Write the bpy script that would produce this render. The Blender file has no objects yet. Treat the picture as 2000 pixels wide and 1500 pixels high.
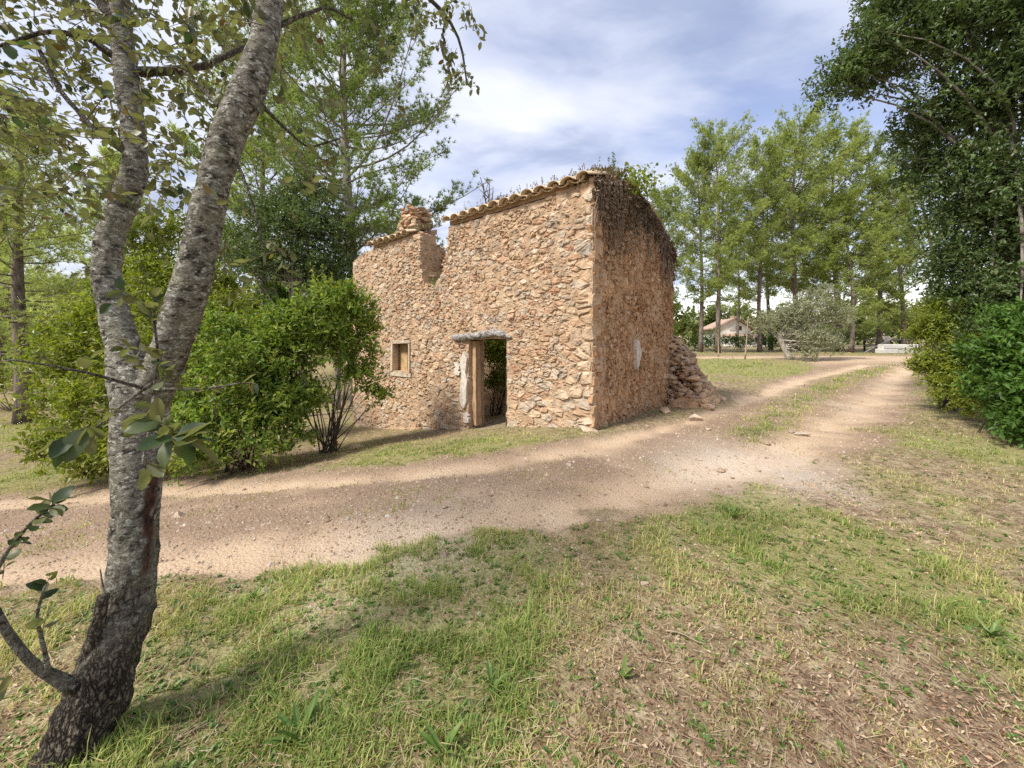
import bpy, math
import numpy as np
from mathutils import Matrix, Vector

rng = np.random.default_rng(11)
scn = bpy.context.scene
COL = scn.collection

# ------------------------------------------------------------------ camera, sky, sun, exposure
F, CX, HY, EYE = 750.0, 1000.0, 660.0, 1.6
cam = bpy.data.cameras.new('camera')
cam_ob = bpy.data.objects.new('camera', cam)
COL.objects.link(cam_ob)
cam_ob.location = (0, 0, EYE)
cam_ob.rotation_euler = (math.radians(90), 0, 0)
cam.sensor_width = 36.0
cam.lens = 36.0 * F / 2000.0
cam.shift_y = -(750.0 - HY) / 2000.0
cam.clip_start = 0.05
cam.clip_end = 3000
scn.camera = cam_ob

SUN_EL, SUN_AZ = math.radians(50), math.atan2(-0.85, -0.53)      # azimuth measured from +Y towards +X
sun_dir = Vector((math.sin(SUN_AZ) * math.cos(SUN_EL), math.cos(SUN_AZ) * math.cos(SUN_EL), math.sin(SUN_EL)))
sl = bpy.data.lights.new('sun', 'SUN')
sl.energy = 2.3
sl.angle = math.radians(12.0)
sl.color = (1.0, 0.945, 0.86)
so = bpy.data.objects.new('sun', sl)
COL.objects.link(so)
so.rotation_euler = (-sun_dir).to_track_quat('-Z', 'Y').to_euler()

scn.view_settings.view_transform = 'Standard'
scn.view_settings.look = 'None'
scn.view_settings.gamma = 1.0
scn.view_settings.use_curve_mapping = False
scn.view_settings.exposure = 1.36

world = bpy.data.worlds.new('World')
scn.world = world
world.use_nodes = True


def ramp(nt, stops, interp='LINEAR'):
    n = nt.nodes.new('ShaderNodeValToRGB')
    n.color_ramp.interpolation = interp
    el = n.color_ramp.elements
    while len(el) < len(stops):
        el.new(0.5)
    for e, (p, c) in zip(el, stops):
        e.position = p
        e.color = (c[0], c[1], c[2], 1) if hasattr(c, '__len__') else (c, c, c, 1)
    return n


def mixc(nt, fac, a, b, mode='MIX'):
    n = nt.nodes.new('ShaderNodeMix')
    n.data_type = 'RGBA'
    n.blend_type = mode
    n.clamp_factor = True
    for s, v in ((n.inputs[0], fac), (n.inputs[6], a), (n.inputs[7], b)):
        if hasattr(v, 'is_output'):
            nt.links.new(v, s)
        elif hasattr(v, '__len__'):
            s.default_value = (v[0], v[1], v[2], 1)
        else:
            s.default_value = v
    return n.outputs[2]


def math_n(nt, op, a, b=0.5, c=None, clamp=False):
    n = nt.nodes.new('ShaderNodeMath')
    n.operation = op
    n.use_clamp = clamp
    for i, v in enumerate((a, b, c)):
        if v is None:
            continue
        if hasattr(v, 'is_output'):
            nt.links.new(v, n.inputs[i])
        else:
            n.inputs[i].default_value = v
    return n.outputs[0]


def vmath(nt, op, a, b=None):
    n = nt.nodes.new('ShaderNodeVectorMath')
    n.operation = op
    for i, v in enumerate((a, b)):
        if v is None:
            continue
        if hasattr(v, 'is_output'):
            nt.links.new(v, n.inputs[i])
        else:
            n.inputs[i].default_value = v
    return n


def noise(nt, vec, scale, detail=4, rough=0.55, dist=0.0, out='Fac'):
    n = nt.nodes.new('ShaderNodeTexNoise')
    n.inputs['Scale'].default_value = scale
    n.inputs['Detail'].default_value = detail
    n.inputs['Roughness'].default_value = rough
    n.inputs['Distortion'].default_value = dist
    if vec is not None:
        nt.links.new(vec, n.inputs['Vector'])
    return n.outputs[out]


SKY_STRENGTH = 0.15


def build_world():
    nt = world.node_tree
    nt.nodes.clear()
    out = nt.nodes.new('ShaderNodeOutputWorld')
    bg = nt.nodes.new('ShaderNodeBackground')
    bg.inputs['Strength'].default_value = SKY_STRENGTH
    sky = nt.nodes.new('ShaderNodeTexSky')
    sky.sky_type = 'NISHITA'
    sky.sun_disc = False
    sky.sun_elevation = SUN_EL
    sky.sun_rotation = SUN_AZ
    sky.air_density = 1.0
    sky.dust_density = 0.6
    sky.ozone_density = 2.0
    tc = nt.nodes.new('ShaderNodeTexCoord')
    d = tc.outputs['Generated']
    sep = nt.nodes.new('ShaderNodeSeparateXYZ')
    nt.links.new(d, sep.inputs[0])
    z = math_n(nt, 'MAXIMUM', math_n(nt, 'ADD', sep.outputs[2], 0.12), 0.06)
    px = math_n(nt, 'DIVIDE', sep.outputs[0], z)
    py = math_n(nt, 'DIVIDE', sep.outputs[1], z)
    comb = nt.nodes.new('ShaderNodeCombineXYZ')
    nt.links.new(px, comb.inputs[0])
    nt.links.new(py, comb.inputs[1])
    mp = nt.nodes.new('ShaderNodeMapping')
    nt.links.new(comb.outputs[0], mp.inputs[0])
    mp.inputs['Rotation'].default_value = (0, 0, math.radians(-38))
    mp.inputs['Scale'].default_value = (0.62, 1.0, 1)
    mp.inputs['Location'].default_value = (2.9, 0.4, 0)
    n1 = noise(nt, mp.outputs[0], 1.15, 7, 0.52, 0.35)
    n2 = noise(nt, mp.outputs[0], 2.6, 6, 0.55, 0.2)
    # more cloud towards -X, opening to blue towards +X
    bias = math_n(nt, 'MULTIPLY', px, -0.085)
    cov = math_n(nt, 'ADD', n1, bias)
    mask = ramp(nt, [(0.27, 0.0), (0.43, 0.74), (0.59, 1.0)], 'EASE')
    nt.links.new(cov, mask.inputs[0])
    shade = ramp(nt, [(0.34, (0.42, 0.48, 0.66)), (0.47, (0.66, 0.71, 0.86)), (0.60, (0.80, 0.83, 0.93)), (0.78, (0.95, 0.96, 1.0))])
    nt.links.new(n2, shade.inputs[0])
    k = 0.47 / SKY_STRENGTH
    cl = mixc(nt, 1.0, shade.outputs[0], (k, k, k), 'MULTIPLY')
    blue = mixc(nt, 1.0, sky.outputs[0], (0.91, 0.70, 0.64), 'MULTIPLY')
    # pale band of air near the horizon belongs to the cloud deck too
    c = mixc(nt, mask.outputs[0], blue, cl)
    nt.links.new(c, bg.inputs['Color'])
    nt.links.new(bg.outputs[0], out.inputs[0])


build_world()
scn.render.engine = 'CYCLES'
cy = scn.cycles
cy.use_denoising = False
cy.max_bounces = 7
cy.diffuse_bounces = 3
cy.glossy_bounces = 2
cy.transmission_bounces = 4
cy.transparent_max_bounces = 4
cy.caustics_reflective = False
cy.caustics_refractive = False
cy.sample_clamp_indirect = 6


# ------------------------------------------------------------------ helpers
def P(px, py, Y):
    return np.array([(px - CX) / F * Y, Y, EYE - (py - HY) / F * Y])


def sstep(a, b, x):
    t = np.clip((x - a) / (b - a), 0, 1)
    return t * t * (3 - 2 * t)


def hsh(ix, iy, iz, seed):
    h = (ix.astype(np.int64) * 374761393 + iy.astype(np.int64) * 668265263 + iz.astype(np.int64) * 2147483647 + seed * 974711) & 0xffffffff
    h = ((h ^ (h >> 13)) * 1274126177) & 0xffffffff
    h = ((h ^ (h >> 15)) * 2246822519) & 0xffffffff
    return ((h ^ (h >> 16)) & 0xffff) / 65535.0


def vnoise(p, seed=0):
    p = np.asarray(p, float)
    if p.shape[1] == 2:
        p = np.column_stack([p, np.zeros(len(p))])
    i = np.floor(p).astype(np.int64)
    f = p - i
    f = f * f * (3 - 2 * f)
    r = 0
    for dx in (0, 1):
        wx = f[:, 0] if dx else 1 - f[:, 0]
        for dy in (0, 1):
            wy = f[:, 1] if dy else 1 - f[:, 1]
            for dz in (0, 1):
                wz = f[:, 2] if dz else 1 - f[:, 2]
                r = r + wx * wy * wz * hsh(i[:, 0] + dx, i[:, 1] + dy, i[:, 2] + dz, seed)
    return r


def fbm(p, oct=4, seed=0):
    p = np.asarray(p, float)
    a, s, t = 0.5, 0, 0
    for k in range(oct):
        s = s + a * vnoise(p * 2 ** k, seed + k)
        t += a
        a *= 0.5
    return s / t


def nrm(v):
    return v / np.maximum(np.linalg.norm(v, axis=-1, keepdims=True), 1e-9)


def rdir(n):
    return nrm(rng.normal(size=(n, 3)))


def mesh(name, V, faces, mat=None, attrs=None, smooth=False):
    """faces: list of (n,k) index arrays"""
    V = np.asarray(V, np.float32)
    faces = [np.asarray(f, np.int32) for f in faces if len(f)]
    me = bpy.data.meshes.new(name)
    me.vertices.add(len(V))
    me.vertices.foreach_set('co', V.ravel())
    loops = np.concatenate([f.ravel() for f in faces])
    tot = np.concatenate([np.full(len(f), f.shape[1], np.int32) for f in faces])
    st = np.concatenate([[0], np.cumsum(tot)[:-1]]).astype(np.int32)
    me.loops.add(len(loops))
    me.loops.foreach_set('vertex_index', loops)
    me.polygons.add(len(tot))
    me.polygons.foreach_set('loop_start', st)
    me.polygons.foreach_set('loop_total', tot)
    me.polygons.foreach_set('use_smooth', np.full(len(tot), bool(smooth)))
    for k, v in (attrs or {}).items():
        a = me.attributes.new(k, 'FLOAT', 'POINT')
        a.data.foreach_set('value', np.asarray(v, np.float32))
    me.update(calc_edges=True)
    if mat:
        me.materials.append(mat)
    return me


def obj(name, me, parent=None, loc=None, kind=None):
    o = bpy.data.objects.new(name, me)
    COL.objects.link(o)
    if parent is not None:
        o.parent = parent
    if loc is not None:
        o.location = loc
    if kind:
        o['kind'] = kind
    return o


def tag(o, label, cat, group=None):
    o['label'] = label
    o['category'] = cat
    if group:
        o['group'] = group
    return o


def thing(name, label, cat, loc, group=None):
    o = bpy.data.objects.new(name, None)
    COL.objects.link(o)
    o.empty_display_size = 0.2
    o.location = [float(v) for v in loc]
    return tag(o, label, cat, group)


class Geo:
    """collects vertices / faces / one float attribute"""

    def __init__(self):
        self.V, self.F, self.A, self.n = [], {}, [], 0

    def add(self, V, faces, a=None):
        V = np.asarray(V, float).reshape(-1, 3)
        for f in faces:
            f = np.asarray(f, np.int64)
            if len(f):
                self.F.setdefault(f.shape[1], []).append(f + self.n)
        self.V.append(V)
        self.A.append(np.zeros(len(V)) if a is None else np.broadcast_to(np.asarray(a, float), (len(V),)))
        self.n += len(V)
        return self

    def mesh(self, name, mat, origin=(0, 0, 0), smooth=False, attr='tint'):
        V = np.concatenate(self.V) - np.asarray(origin, float)
        return mesh(name, V, [np.concatenate(f) for f in self.F.values()], mat, {attr: np.concatenate(self.A)}, smooth)


def tubes(Pt, R, k=6, cap=True):
    """Pt (B,n,3), R (B,n) -> V, [quads, caps]"""
    Pt = np.asarray(Pt, float)
    R = np.asarray(R, float)
    B, n, _ = Pt.shape
    T = np.gradient(Pt, axis=1)
    T = nrm(T)
    ref = np.where(np.abs(T[:, :1, 2:3]) > 0.8, np.array([1.0, 0, 0]), np.array([0, 0, 1.0]))
    ref = np.broadcast_to(ref, T.shape)
    U = nrm(np.cross(T, ref))
    W = np.cross(T, U)
    a = np.linspace(0, 2 * np.pi, k, endpoint=False)
    V = Pt[:, :, None, :] + R[:, :, None, None] * (np.cos(a)[None, None, :, None] * U[:, :, None, :] + np.sin(a)[None, None, :, None] * W[:, :, None, :])
    idx = np.arange(B * n * k).reshape(B, n, k)
    q = np.stack([idx[:, :-1, :], np.roll(idx[:, :-1, :], -1, 2), np.roll(idx[:, 1:, :], -1, 2), idx[:, 1:, :]], -1).reshape(-1, 4)
    fs = [q]
    if cap:
        fs.append(idx[:, -1, :].reshape(-1, k))
        fs.append(idx[:, 0, ::-1].reshape(-1, k))
    return V.reshape(-1, 3), fs


def resample(pts, n):
    pts = np.asarray(pts, float)
    d = np.concatenate([[0], np.cumsum(np.linalg.norm(np.diff(pts[:, :3], axis=0), axis=1))])
    s = np.linspace(0, d[-1], n)
    # smooth through catmull-like averaging
    out = np.column_stack([np.interp(s, d, pts[:, c]) for c in range(pts.shape[1])])
    for _ in range(2):
        out[1:-1] = 0.25 * out[:-2] + 0.5 * out[1:-1] + 0.25 * out[2:]
    return out


def leaf_geo(g, C, D, U, L, wr=0.45, kind='diamond', fold=0.12, tint=None):
    """C base point, D direction, U approx normal"""
    n = len(C)
    L = np.broadcast_to(np.asarray(L, float), (n,))[:, None]
    D = nrm(D)
    S = nrm(np.cross(D, U))
    N = np.cross(S, D)
    if tint is None:
        tint = rng.random(n)
    if kind == 'diamond':
        w = L * wr * 0.5
        V = np.stack([C, C + D * L * 0.5 + S * w + N * L * fold, C + D * L, C + D * L * 0.5 - S * w + N * L * fold], 1)
        i = np.arange(n)[:, None] * 4
        fs = [np.concatenate([i + [0, 1, 2], i + [0, 2, 3]])]
        m = 4
    else:
        w = L * wr * 0.5
        droop = -N * L * 0.08
        V = np.stack([C, C + D * L * 0.22 + S * w * 0.82 + N * L * fold, C + D * L * 0.62 + S * w * 0.92 + N * L * fold + droop * 0.3,
                      C + D * L + droop,
                      C + D * L * 0.62 - S * w * 0.92 + N * L * fold + droop * 0.3, C + D * L * 0.22 - S * w * 0.82 + N * L * fold,
                      C + D * L * 0.22, C + D * L * 0.62], 1)
        i = np.arange(n)[:, None] * 8
        fs = [np.concatenate([i + [0, 1, 6], i + [2, 3, 7], i + [0, 6, 5], i + [7, 3, 4]]),
              np.concatenate([i + [1, 2, 7, 6], i + [6, 7, 4, 5]])]
        m = 8
    g.add(V.reshape(-1, 3), fs, np.repeat(tint, m))


# ------------------------------------------------------------------ materials
def new_mat(name):
    m = bpy.data.materials.new(name)
    m.use_nodes = True
    nt = m.node_tree
    b = nt.nodes['Principled BSDF']
    return m, nt, b


def attr(nt, name):
    n = nt.nodes.new('ShaderNodeAttribute')
    n.attribute_name = name
    return n.outputs['Fac']


def geocoord(nt):
    return nt.nodes.new('ShaderNodeNewGeometry').outputs['Position']


def bump(nt, b, h, strength=0.6, dist=0.02):
    n = nt.nodes.new('ShaderNodeBump')
    n.inputs['Strength'].default_value = strength
    n.inputs['Distance'].default_value = dist
    nt.links.new(h, n.inputs['Height'])
    nt.links.new(n.outputs[0], b.inputs['Normal'])
    return n


def leaf_mat(name, cols, trans=0.38, rough=0.5, spec=0.35, rnd='attr', under=None, tcol=1.5):
    m, nt, b = new_mat(name)
    if rnd == 'object':
        r = nt.nodes.new('ShaderNodeObjectInfo').outputs['Random']
    else:
        r = attr(nt, 'tint')
    cr = ramp(nt, [(i / (len(cols) - 1), c) for i, c in enumerate(cols)])
    nt.links.new(r, cr.inputs[0])
    c = cr.outputs[0]
    pos = geocoord(nt)
    nz = noise(nt, pos, 1.1, 2)
    rr = ramp(nt, [(0.3, 0.74), (0.7, 1.22)])
    nt.links.new(nz, rr.inputs[0])
    c = mixc(nt, 1.0, c, rr.outputs[0], 'MULTIPLY')
    if under is not None:
        bf = nt.nodes.new('ShaderNodeNewGeometry').outputs['Backfacing']
        c = mixc(nt, bf, c, under)
    nt.links.new(c, b.inputs['Base Color'])
    b.inputs['Roughness'].default_value = rough
    b.inputs['Specular IOR Level'].default_value = spec
    t = nt.nodes.new('ShaderNodeBsdfTranslucent')
    tc = mixc(nt, 1.0, c, (tcol, tcol * 1.02, tcol * 0.55), 'MULTIPLY')
    nt.links.new(tc, t.inputs['Color'])
    mx = nt.nodes.new('ShaderNodeMixShader')
    mx.inputs[0].default_value = trans
    nt.links.new(b.outputs[0], mx.inputs[1])
    nt.links.new(t.outputs[0], mx.inputs[2])
    nt.links.new(mx.outputs[0], nt.nodes['Material Output'].inputs[0])
    return m


def bark_mat(name, dark, light, scale=14.0, stretch=0.25, lich=0.5):
    m, nt, b = new_mat(name)
    pos = geocoord(nt)
    mp = nt.nodes.new('ShaderNodeMapping')
    nt.links.new(pos, mp.inputs[0])
    mp.inputs['Scale'].default_value = (1, 1, stretch)
    n1 = noise(nt, mp.outputs[0], scale, 6, 0.65)
    n2 = noise(nt, pos, scale * 0.35, 4, 0.6)
    f = math_n(nt, 'ADD', math_n(nt, 'MULTIPLY', n1, 0.7), math_n(nt, 'MULTIPLY', n2, 0.3))
    cr = ramp(nt, [(lich - 0.12, dark), (lich + 0.1, light)])
    nt.links.new(f, cr.inputs[0])
    nt.links.new(cr.outputs[0], b.inputs['Base Color'])
    b.inputs['Roughness'].default_value = 0.9
    bump(nt, b, n1, 0.8, 0.02)
    return m


def stone_mat(name, cols, dark=(0.17, 0.10, 0.06), fine=26.0):
    m, nt, b = new_mat(name)
    pos = geocoord(nt)
    cr = ramp(nt, [(i / (len(cols) - 1), c) for i, c in enumerate(cols)])
    nt.links.new(attr(nt, 'tint'), cr.inputs[0])
    n1 = noise(nt, pos, 5.5, 5, 0.6)
    n2 = noise(nt, pos, fine, 6, 0.7)
    n3 = noise(nt, pos, 1.3, 3, 0.5)
    k1 = ramp(nt, [(0.3, 0.62), (0.72, 1.3)])
    nt.links.new(n1, k1.inputs[0])
    c = mixc(nt, 1.0, cr.outputs[0], k1.outputs[0], 'MULTIPLY')
    # rusty mortar smeared over the stones, in patches
    w = ramp(nt, [(0.48, 0.0), (0.64, 0.5)])
    nt.links.new(n3, w.inputs[0])
    c = mixc(nt, w.outputs[0], c, (0.53, 0.375, 0.235))
    p = ramp(nt, [(0.30, 1.0), (0.42, 0.0)])
    nt.links.new(n2, p.inputs[0])
    c = mixc(nt, math_n(nt, 'MULTIPLY', p.outputs[0], 0.75), c, dark)
    nt.links.new(c, b.inputs['Base Color'])
    b.inputs['Roughness'].default_value = 0.92
    b.inputs['Specular IOR Level'].default_value = 0.2
    h = math_n(nt, 'ADD', n2, math_n(nt, 'MULTIPLY', n1, 1.2))
    bump(nt, b, h, 0.9, 0.03)
    return m


def simple_mat(name, col, rough=0.8, nscale=12, var=0.3, bd=0.01):
    m, nt, b = new_mat(name)
    pos = geocoord(nt)
    n1 = noise(nt, pos, nscale, 5, 0.6)
    k = ramp(nt, [(0.25, 1 - var), (0.75, 1 + var)])
    nt.links.new(n1, k.inputs[0])
    nt.links.new(mixc(nt, 1.0, col, k.outputs[0], 'MULTIPLY'), b.inputs['Base Color'])
    b.inputs['Roughness'].default_value = rough
    b.inputs['Specular IOR Level'].default_value = 0.25
    bump(nt, b, n1, 0.6, bd)
    return m


M = {}
M['stone'] = stone_mat('stone', [(0.45, 0.275, 0.17), (0.54, 0.385, 0.25), (0.585, 0.455, 0.32), (0.50, 0.335, 0.21), (0.46, 0.385, 0.305), (0.595, 0.49, 0.365), (0.44, 0.25, 0.15)])
M['mortar'] = stone_mat('mortar', [(0.48, 0.315, 0.195), (0.55, 0.405, 0.27)], (0.18, 0.09, 0.05), 34)
M['render'] = stone_mat('rough_render', [(0.48, 0.28, 0.145), (0.55, 0.35, 0.20)], (0.14, 0.07, 0.035), 22)
M['chip'] = stone_mat('chip_stone', [(0.34, 0.175, 0.085), (0.55, 0.34, 0.19), (0.44, 0.24, 0.12), (0.62, 0.45, 0.30)], (0.12, 0.06, 0.03), 30)
M['rubble'] = stone_mat('rubble_stone', [(0.47, 0.31, 0.195), (0.60, 0.45, 0.30), (0.42, 0.24, 0.14), (0.56, 0.48, 0.38)])
M['plaster'] = simple_mat('old_plaster', (0.56, 0.50, 0.43), 0.9, 14, 0.35, 0.02)
M['tile'] = simple_mat('clay_tile', (0.58, 0.45, 0.31), 0.85, 9, 0.35)
M['lintel'] = bark_mat('weathered_wood', (0.045, 0.038, 0.034), (0.44, 0.41, 0.38), 15, 1.6, 0.50)
M['dark_wood'] = bark_mat('dark_wood', (0.012, 0.010, 0.009), (0.06, 0.05, 0.042), 16, 0.3, 0.5)
M['warm_wood'] = bark_mat('warm_wood', (0.22, 0.13, 0.07), (0.48, 0.32, 0.19), 14, 0.25, 0.48)
M['board'] = bark_mat('ochre_board', (0.30, 0.19, 0.09), (0.52, 0.36, 0.18), 8, 0.6, 0.48)
M['pine_bark'] = bark_mat('pine_bark', (0.06, 0.045, 0.035), (0.24, 0.19, 0.155), 11, 0.3, 0.5)
M['grey_bark'] = bark_mat('grey_bark', (0.09, 0.075, 0.06), (0.34, 0.30, 0.26), 11, 0.3, 0.5)
M['olive_bark'] = bark_mat('olive_bark', (0.15, 0.125, 0.10), (0.55, 0.50, 0.44), 9, 0.35, 0.47)
M['stem'] = bark_mat('shrub_stem', (0.03, 0.022, 0.016), (0.13, 0.095, 0.065), 20, 0.3, 0.5)
M['twig'] = bark_mat('twig_bark', (0.05, 0.035, 0.025), (0.20, 0.15, 0.10), 40, 0.5, 0.5)
M['needle'] = leaf_mat('pine_needles', [(0.1711, 0.2294, 0.075), (0.3151, 0.3795, 0.1096), (0.4503, 0.4765, 0.1586)], 0.4, 0.55)
M['needle_dark'] = leaf_mat('pine_needles_deep', [(0.1151, 0.1683, 0.0595), (0.2036, 0.2745, 0.0766), (0.3188, 0.363, 0.1168)], 0.38, 0.55)
M['needle_grey'] = leaf_mat('pine_needles_grey', [(0.2486, 0.3052, 0.1243), (0.3955, 0.4521, 0.1697), (0.5311, 0.565, 0.2148)], 0.4, 0.6)
M['leaf_dark'] = leaf_mat('evergreen_leaf', [(0.0555, 0.0969, 0.0333), (0.1056, 0.167, 0.05), (0.0978, 0.1283, 0.0483), (0.1898, 0.1952, 0.0978)], 0.28, 0.42, 0.45)
M['leaf_gloss'] = leaf_mat('laurel_leaf', [(0.0414, 0.0923, 0.0142), (0.0739, 0.149, 0.0213), (0.1257, 0.2058, 0.0307)], 0.34, 0.5, 0.35)
M['leaf_shrub'] = leaf_mat('shrub_leaf', [(0.075, 0.105, 0.03), (0.10, 0.175, 0.025), (0.165, 0.235, 0.035), (0.25, 0.29, 0.055), (0.38, 0.37, 0.10)], 0.4, 0.46, 0.35)
M['leaf_yellow'] = leaf_mat('yellow_green_leaf', [(0.0978, 0.1495, 0.0161), (0.1898, 0.23, 0.0276), (0.299, 0.299, 0.046)], 0.42, 0.42, 0.45)
M['leaf_olive'] = leaf_mat('silver_leaf', [(0.165, 0.1875, 0.105), (0.285, 0.3, 0.195), (0.435, 0.435, 0.315)], 0.25, 0.5)
M['leaf_wood'] = leaf_mat('far_leaf', [(0.0978, 0.1323, 0.046), (0.1552, 0.1898, 0.0633), (0.2185, 0.2415, 0.0862)], 0.35, 0.6, 0.2)
M['oak_leaf'] = leaf_mat('oak_leaf', [(0.0288, 0.0491, 0.0186), (0.054, 0.0756, 0.0228), (0.108, 0.1181, 0.031), (0.153, 0.1418, 0.0362), (0.135, 0.0851, 0.031)], 0.4, 0.5, 0.4, 'attr', (0.145, 0.155, 0.075), 1.5)
M['oak_leaf_part'] = leaf_mat('oak_leaf_single', [(0.032, 0.056, 0.022), (0.050, 0.080, 0.026), (0.10, 0.115, 0.030), (0.16, 0.15, 0.036)], 0.36, 0.46, 0.45, 'object', (0.145, 0.155, 0.075), 1.5)
M['dead'] = leaf_mat('dead_creeper', [(0.07, 0.046, 0.032), (0.15, 0.105, 0.074), (0.24, 0.175, 0.125), (0.38, 0.30, 0.23)], 0.15, 0.8, 0.2, tcol=1.1)
M['dry'] = leaf_mat('dry_grass', [(0.14, 0.10, 0.06), (0.26, 0.19, 0.11), (0.15, 0.15, 0.06)], 0.25, 0.8, 0.2, tcol=1.1)
M['grass'] = leaf_mat('grass_blade', [(0.56, 0.448, 0.2688), (0.5376, 0.4592, 0.224), (0.4144, 0.4144, 0.1456), (0.28, 0.3472, 0.0896), (0.168, 0.2576, 0.056)], 0.34, 0.5, 0.35)
M['weed'] = leaf_mat('weed_leaf', [(0.077, 0.154, 0.033), (0.132, 0.22, 0.0495), (0.22, 0.275, 0.066)], 0.35, 0.45, 0.4)
M['litter'] = leaf_mat('leaf_litter', [(0.1035, 0.0483, 0.0276), (0.1955, 0.1035, 0.0575), (0.3105, 0.1955, 0.115), (0.529, 0.414, 0.2875), (0.23, 0.115, 0.0747)], 0.1, 0.8, 0.25, tcol=1.0)
M['pebble'] = stone_mat('pebble', [(0.30, 0.20, 0.14), (0.50, 0.40, 0.30), (0.42, 0.28, 0.18), (0.62, 0.56, 0.48)], (0.2, 0.12, 0.07), 40)
M['white_wall'] = simple_mat('white_wall', (0.78, 0.75, 0.70), 0.8, 3, 0.06)
M['roof_tile'] = simple_mat('terracotta_roof', (0.42, 0.29, 0.22), 0.85, 4, 0.25)
M['glass_dark'] = simple_mat('dark_window', (0.03, 0.035, 0.04), 0.15, 3, 0.2)
M['pale_block'] = simple_mat('pale_concrete', (0.58, 0.56, 0.52), 0.9, 6, 0.15)
M['pole'] = simple_mat('grey_pole', (0.30, 0.28, 0.25), 0.7, 10, 0.2)
M['stake'] = simple_mat('stake_wood', (0.34, 0.26, 0.18), 0.85, 20, 0.3)

# ------------------------------------------------------------------ the lie of the land
C0 = np.array([1.411, 6.74])
DF = np.array([-0.751, 0.660])       # along the front wall
DS = np.array([0.660, 0.751])        # along the end wall
NF, NR = -DS, -DF


def ts(x, y):
    dx, dy = x - C0[0], y - C0[1]
    return dx * DF[0] + dy * DF[1], dx * DS[0] + dy * DS[1]


def gz(x, y):
    x = np.asarray(x, float)
    y = np.asarray(y, float)
    t, s = ts(x, y)
    u = 0.5 * (t + np.sqrt(t * t + 0.3))
    fall = 1.6 * (1 - np.exp(-(u / 6.5) ** 1.35)) * (1 - sstep(3, 10, s))
    rise = 0.5 * sstep(6, 26, s) * sstep(-6, 6, x)
    return -fall + rise


def gp(px, py):
    """where the ray through a photo point meets the ground"""
    px = np.asarray(px, float)
    py = np.asarray(py, float)
    Y = np.full(px.shape, 6.0)
    for _ in range(80):
        X = (px - CX) / F * Y
        Yn = F * (EYE - gz(X, Y)) / (py - HY)
        Y = 0.6 * Y + 0.4 * np.clip(Yn, 0.5, 200)
    return np.stack([(px - CX) / F * Y, Y], -1)


def on_ground(px, py):
    q = gp(np.array([px]), np.array([py]))[0]
    return np.array([q[0], q[1], float(gz(q[0], q[1]))])


def plan(pts):
    a = np.array(pts, float)
    return gp(a[:, 0], a[:, 1])


TRACK = plan([(-500, 1230), (-200, 1195), (0, 1172), (350, 1142), (700, 1108), (1000, 1045), (1240, 1000), (1400, 962), (1560, 945), (1660, 905), (1720, 850),
              (1790, 800), (1800, 757), (1780, 722), (1850, 704), (2100, 704), (2100, 694), (1340, 694), (1345, 700), (1560, 702), (1590, 716), (1500, 745), (1400, 790),
              (1290, 822), (1200, 842), (1050, 868), (900, 892), (700, 908), (330, 932), (0, 962), (-300, 985), (-600, 1000)])
RUT_A = plan([(-400, 1000), (0, 985), (330, 955), (700, 932), (950, 905), (1150, 868), (1350, 812), (1550, 745), (1690, 712)])
RUT_B = plan([(-300, 1150), (0, 1122), (400, 1086), (750, 1055), (1050, 1005), (1300, 940), (1500, 885), (1650, 815), (1720, 760), (1770, 718)])
MIDG = plan([(1470, 850), (1530, 800), (1600, 762), (1670, 735), (1740, 714)])


def seg_dist(x, y, poly, closed=False):
    p = np.column_stack([np.ravel(x), np.ravel(y)])
    a = poly
    b = np.roll(poly, -1, 0)
    if not closed:
        a, b = a[:-1], b[:-1]
    best = np.full(len(p), 1e9)
    for A, B in zip(a, b):
        d = B - A
        t = np.clip(((p - A) @ d) / max(d @ d, 1e-9), 0, 1)
        best = np.minimum(best, np.linalg.norm(p - A - t[:, None] * d, axis=1))
    return best


def inside(x, y, poly):
    x = np.ravel(x)
    y = np.ravel(y)
    r = np.zeros(len(x), bool)
    a, b = poly, np.roll(poly, -1, 0)
    for (x1, y1), (x2, y2) in zip(a, b):
        c = (y1 > y) != (y2 > y)
        xi = (x2 - x1) * (y - y1) / (y2 - y1 + 1e-12) + x1
        r ^= c & (x < xi)
    return r


def track_sd(x, y):
    """signed distance to the track's ragged edge, positive inside"""
    d = seg_dist(x, y, TRACK, True)
    s = np.where(inside(x, y, TRACK), d, -d)
    p = np.column_stack([np.ravel(x), np.ravel(y)])
    return s + (fbm(p * 1.3, 4, 3) - 0.5) * 1.0 + (vnoise(p * 6, 9) - 0.5) * 0.22


def spots(x, y, lst):
    x = np.ravel(x)
    y = np.ravel(y)
    r = np.zeros(len(x))
    for px, py, rp, w in lst:
        c = on_ground(px, py)
        # a photo-sized radius on the ground, stretched in depth
        rx = rp / F * c[1]
        ry = rx * 1.8
        r = r + w * np.exp(-(((x - c[0]) / rx) ** 2 + ((y - c[1]) / ry) ** 2))
    return r


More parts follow.
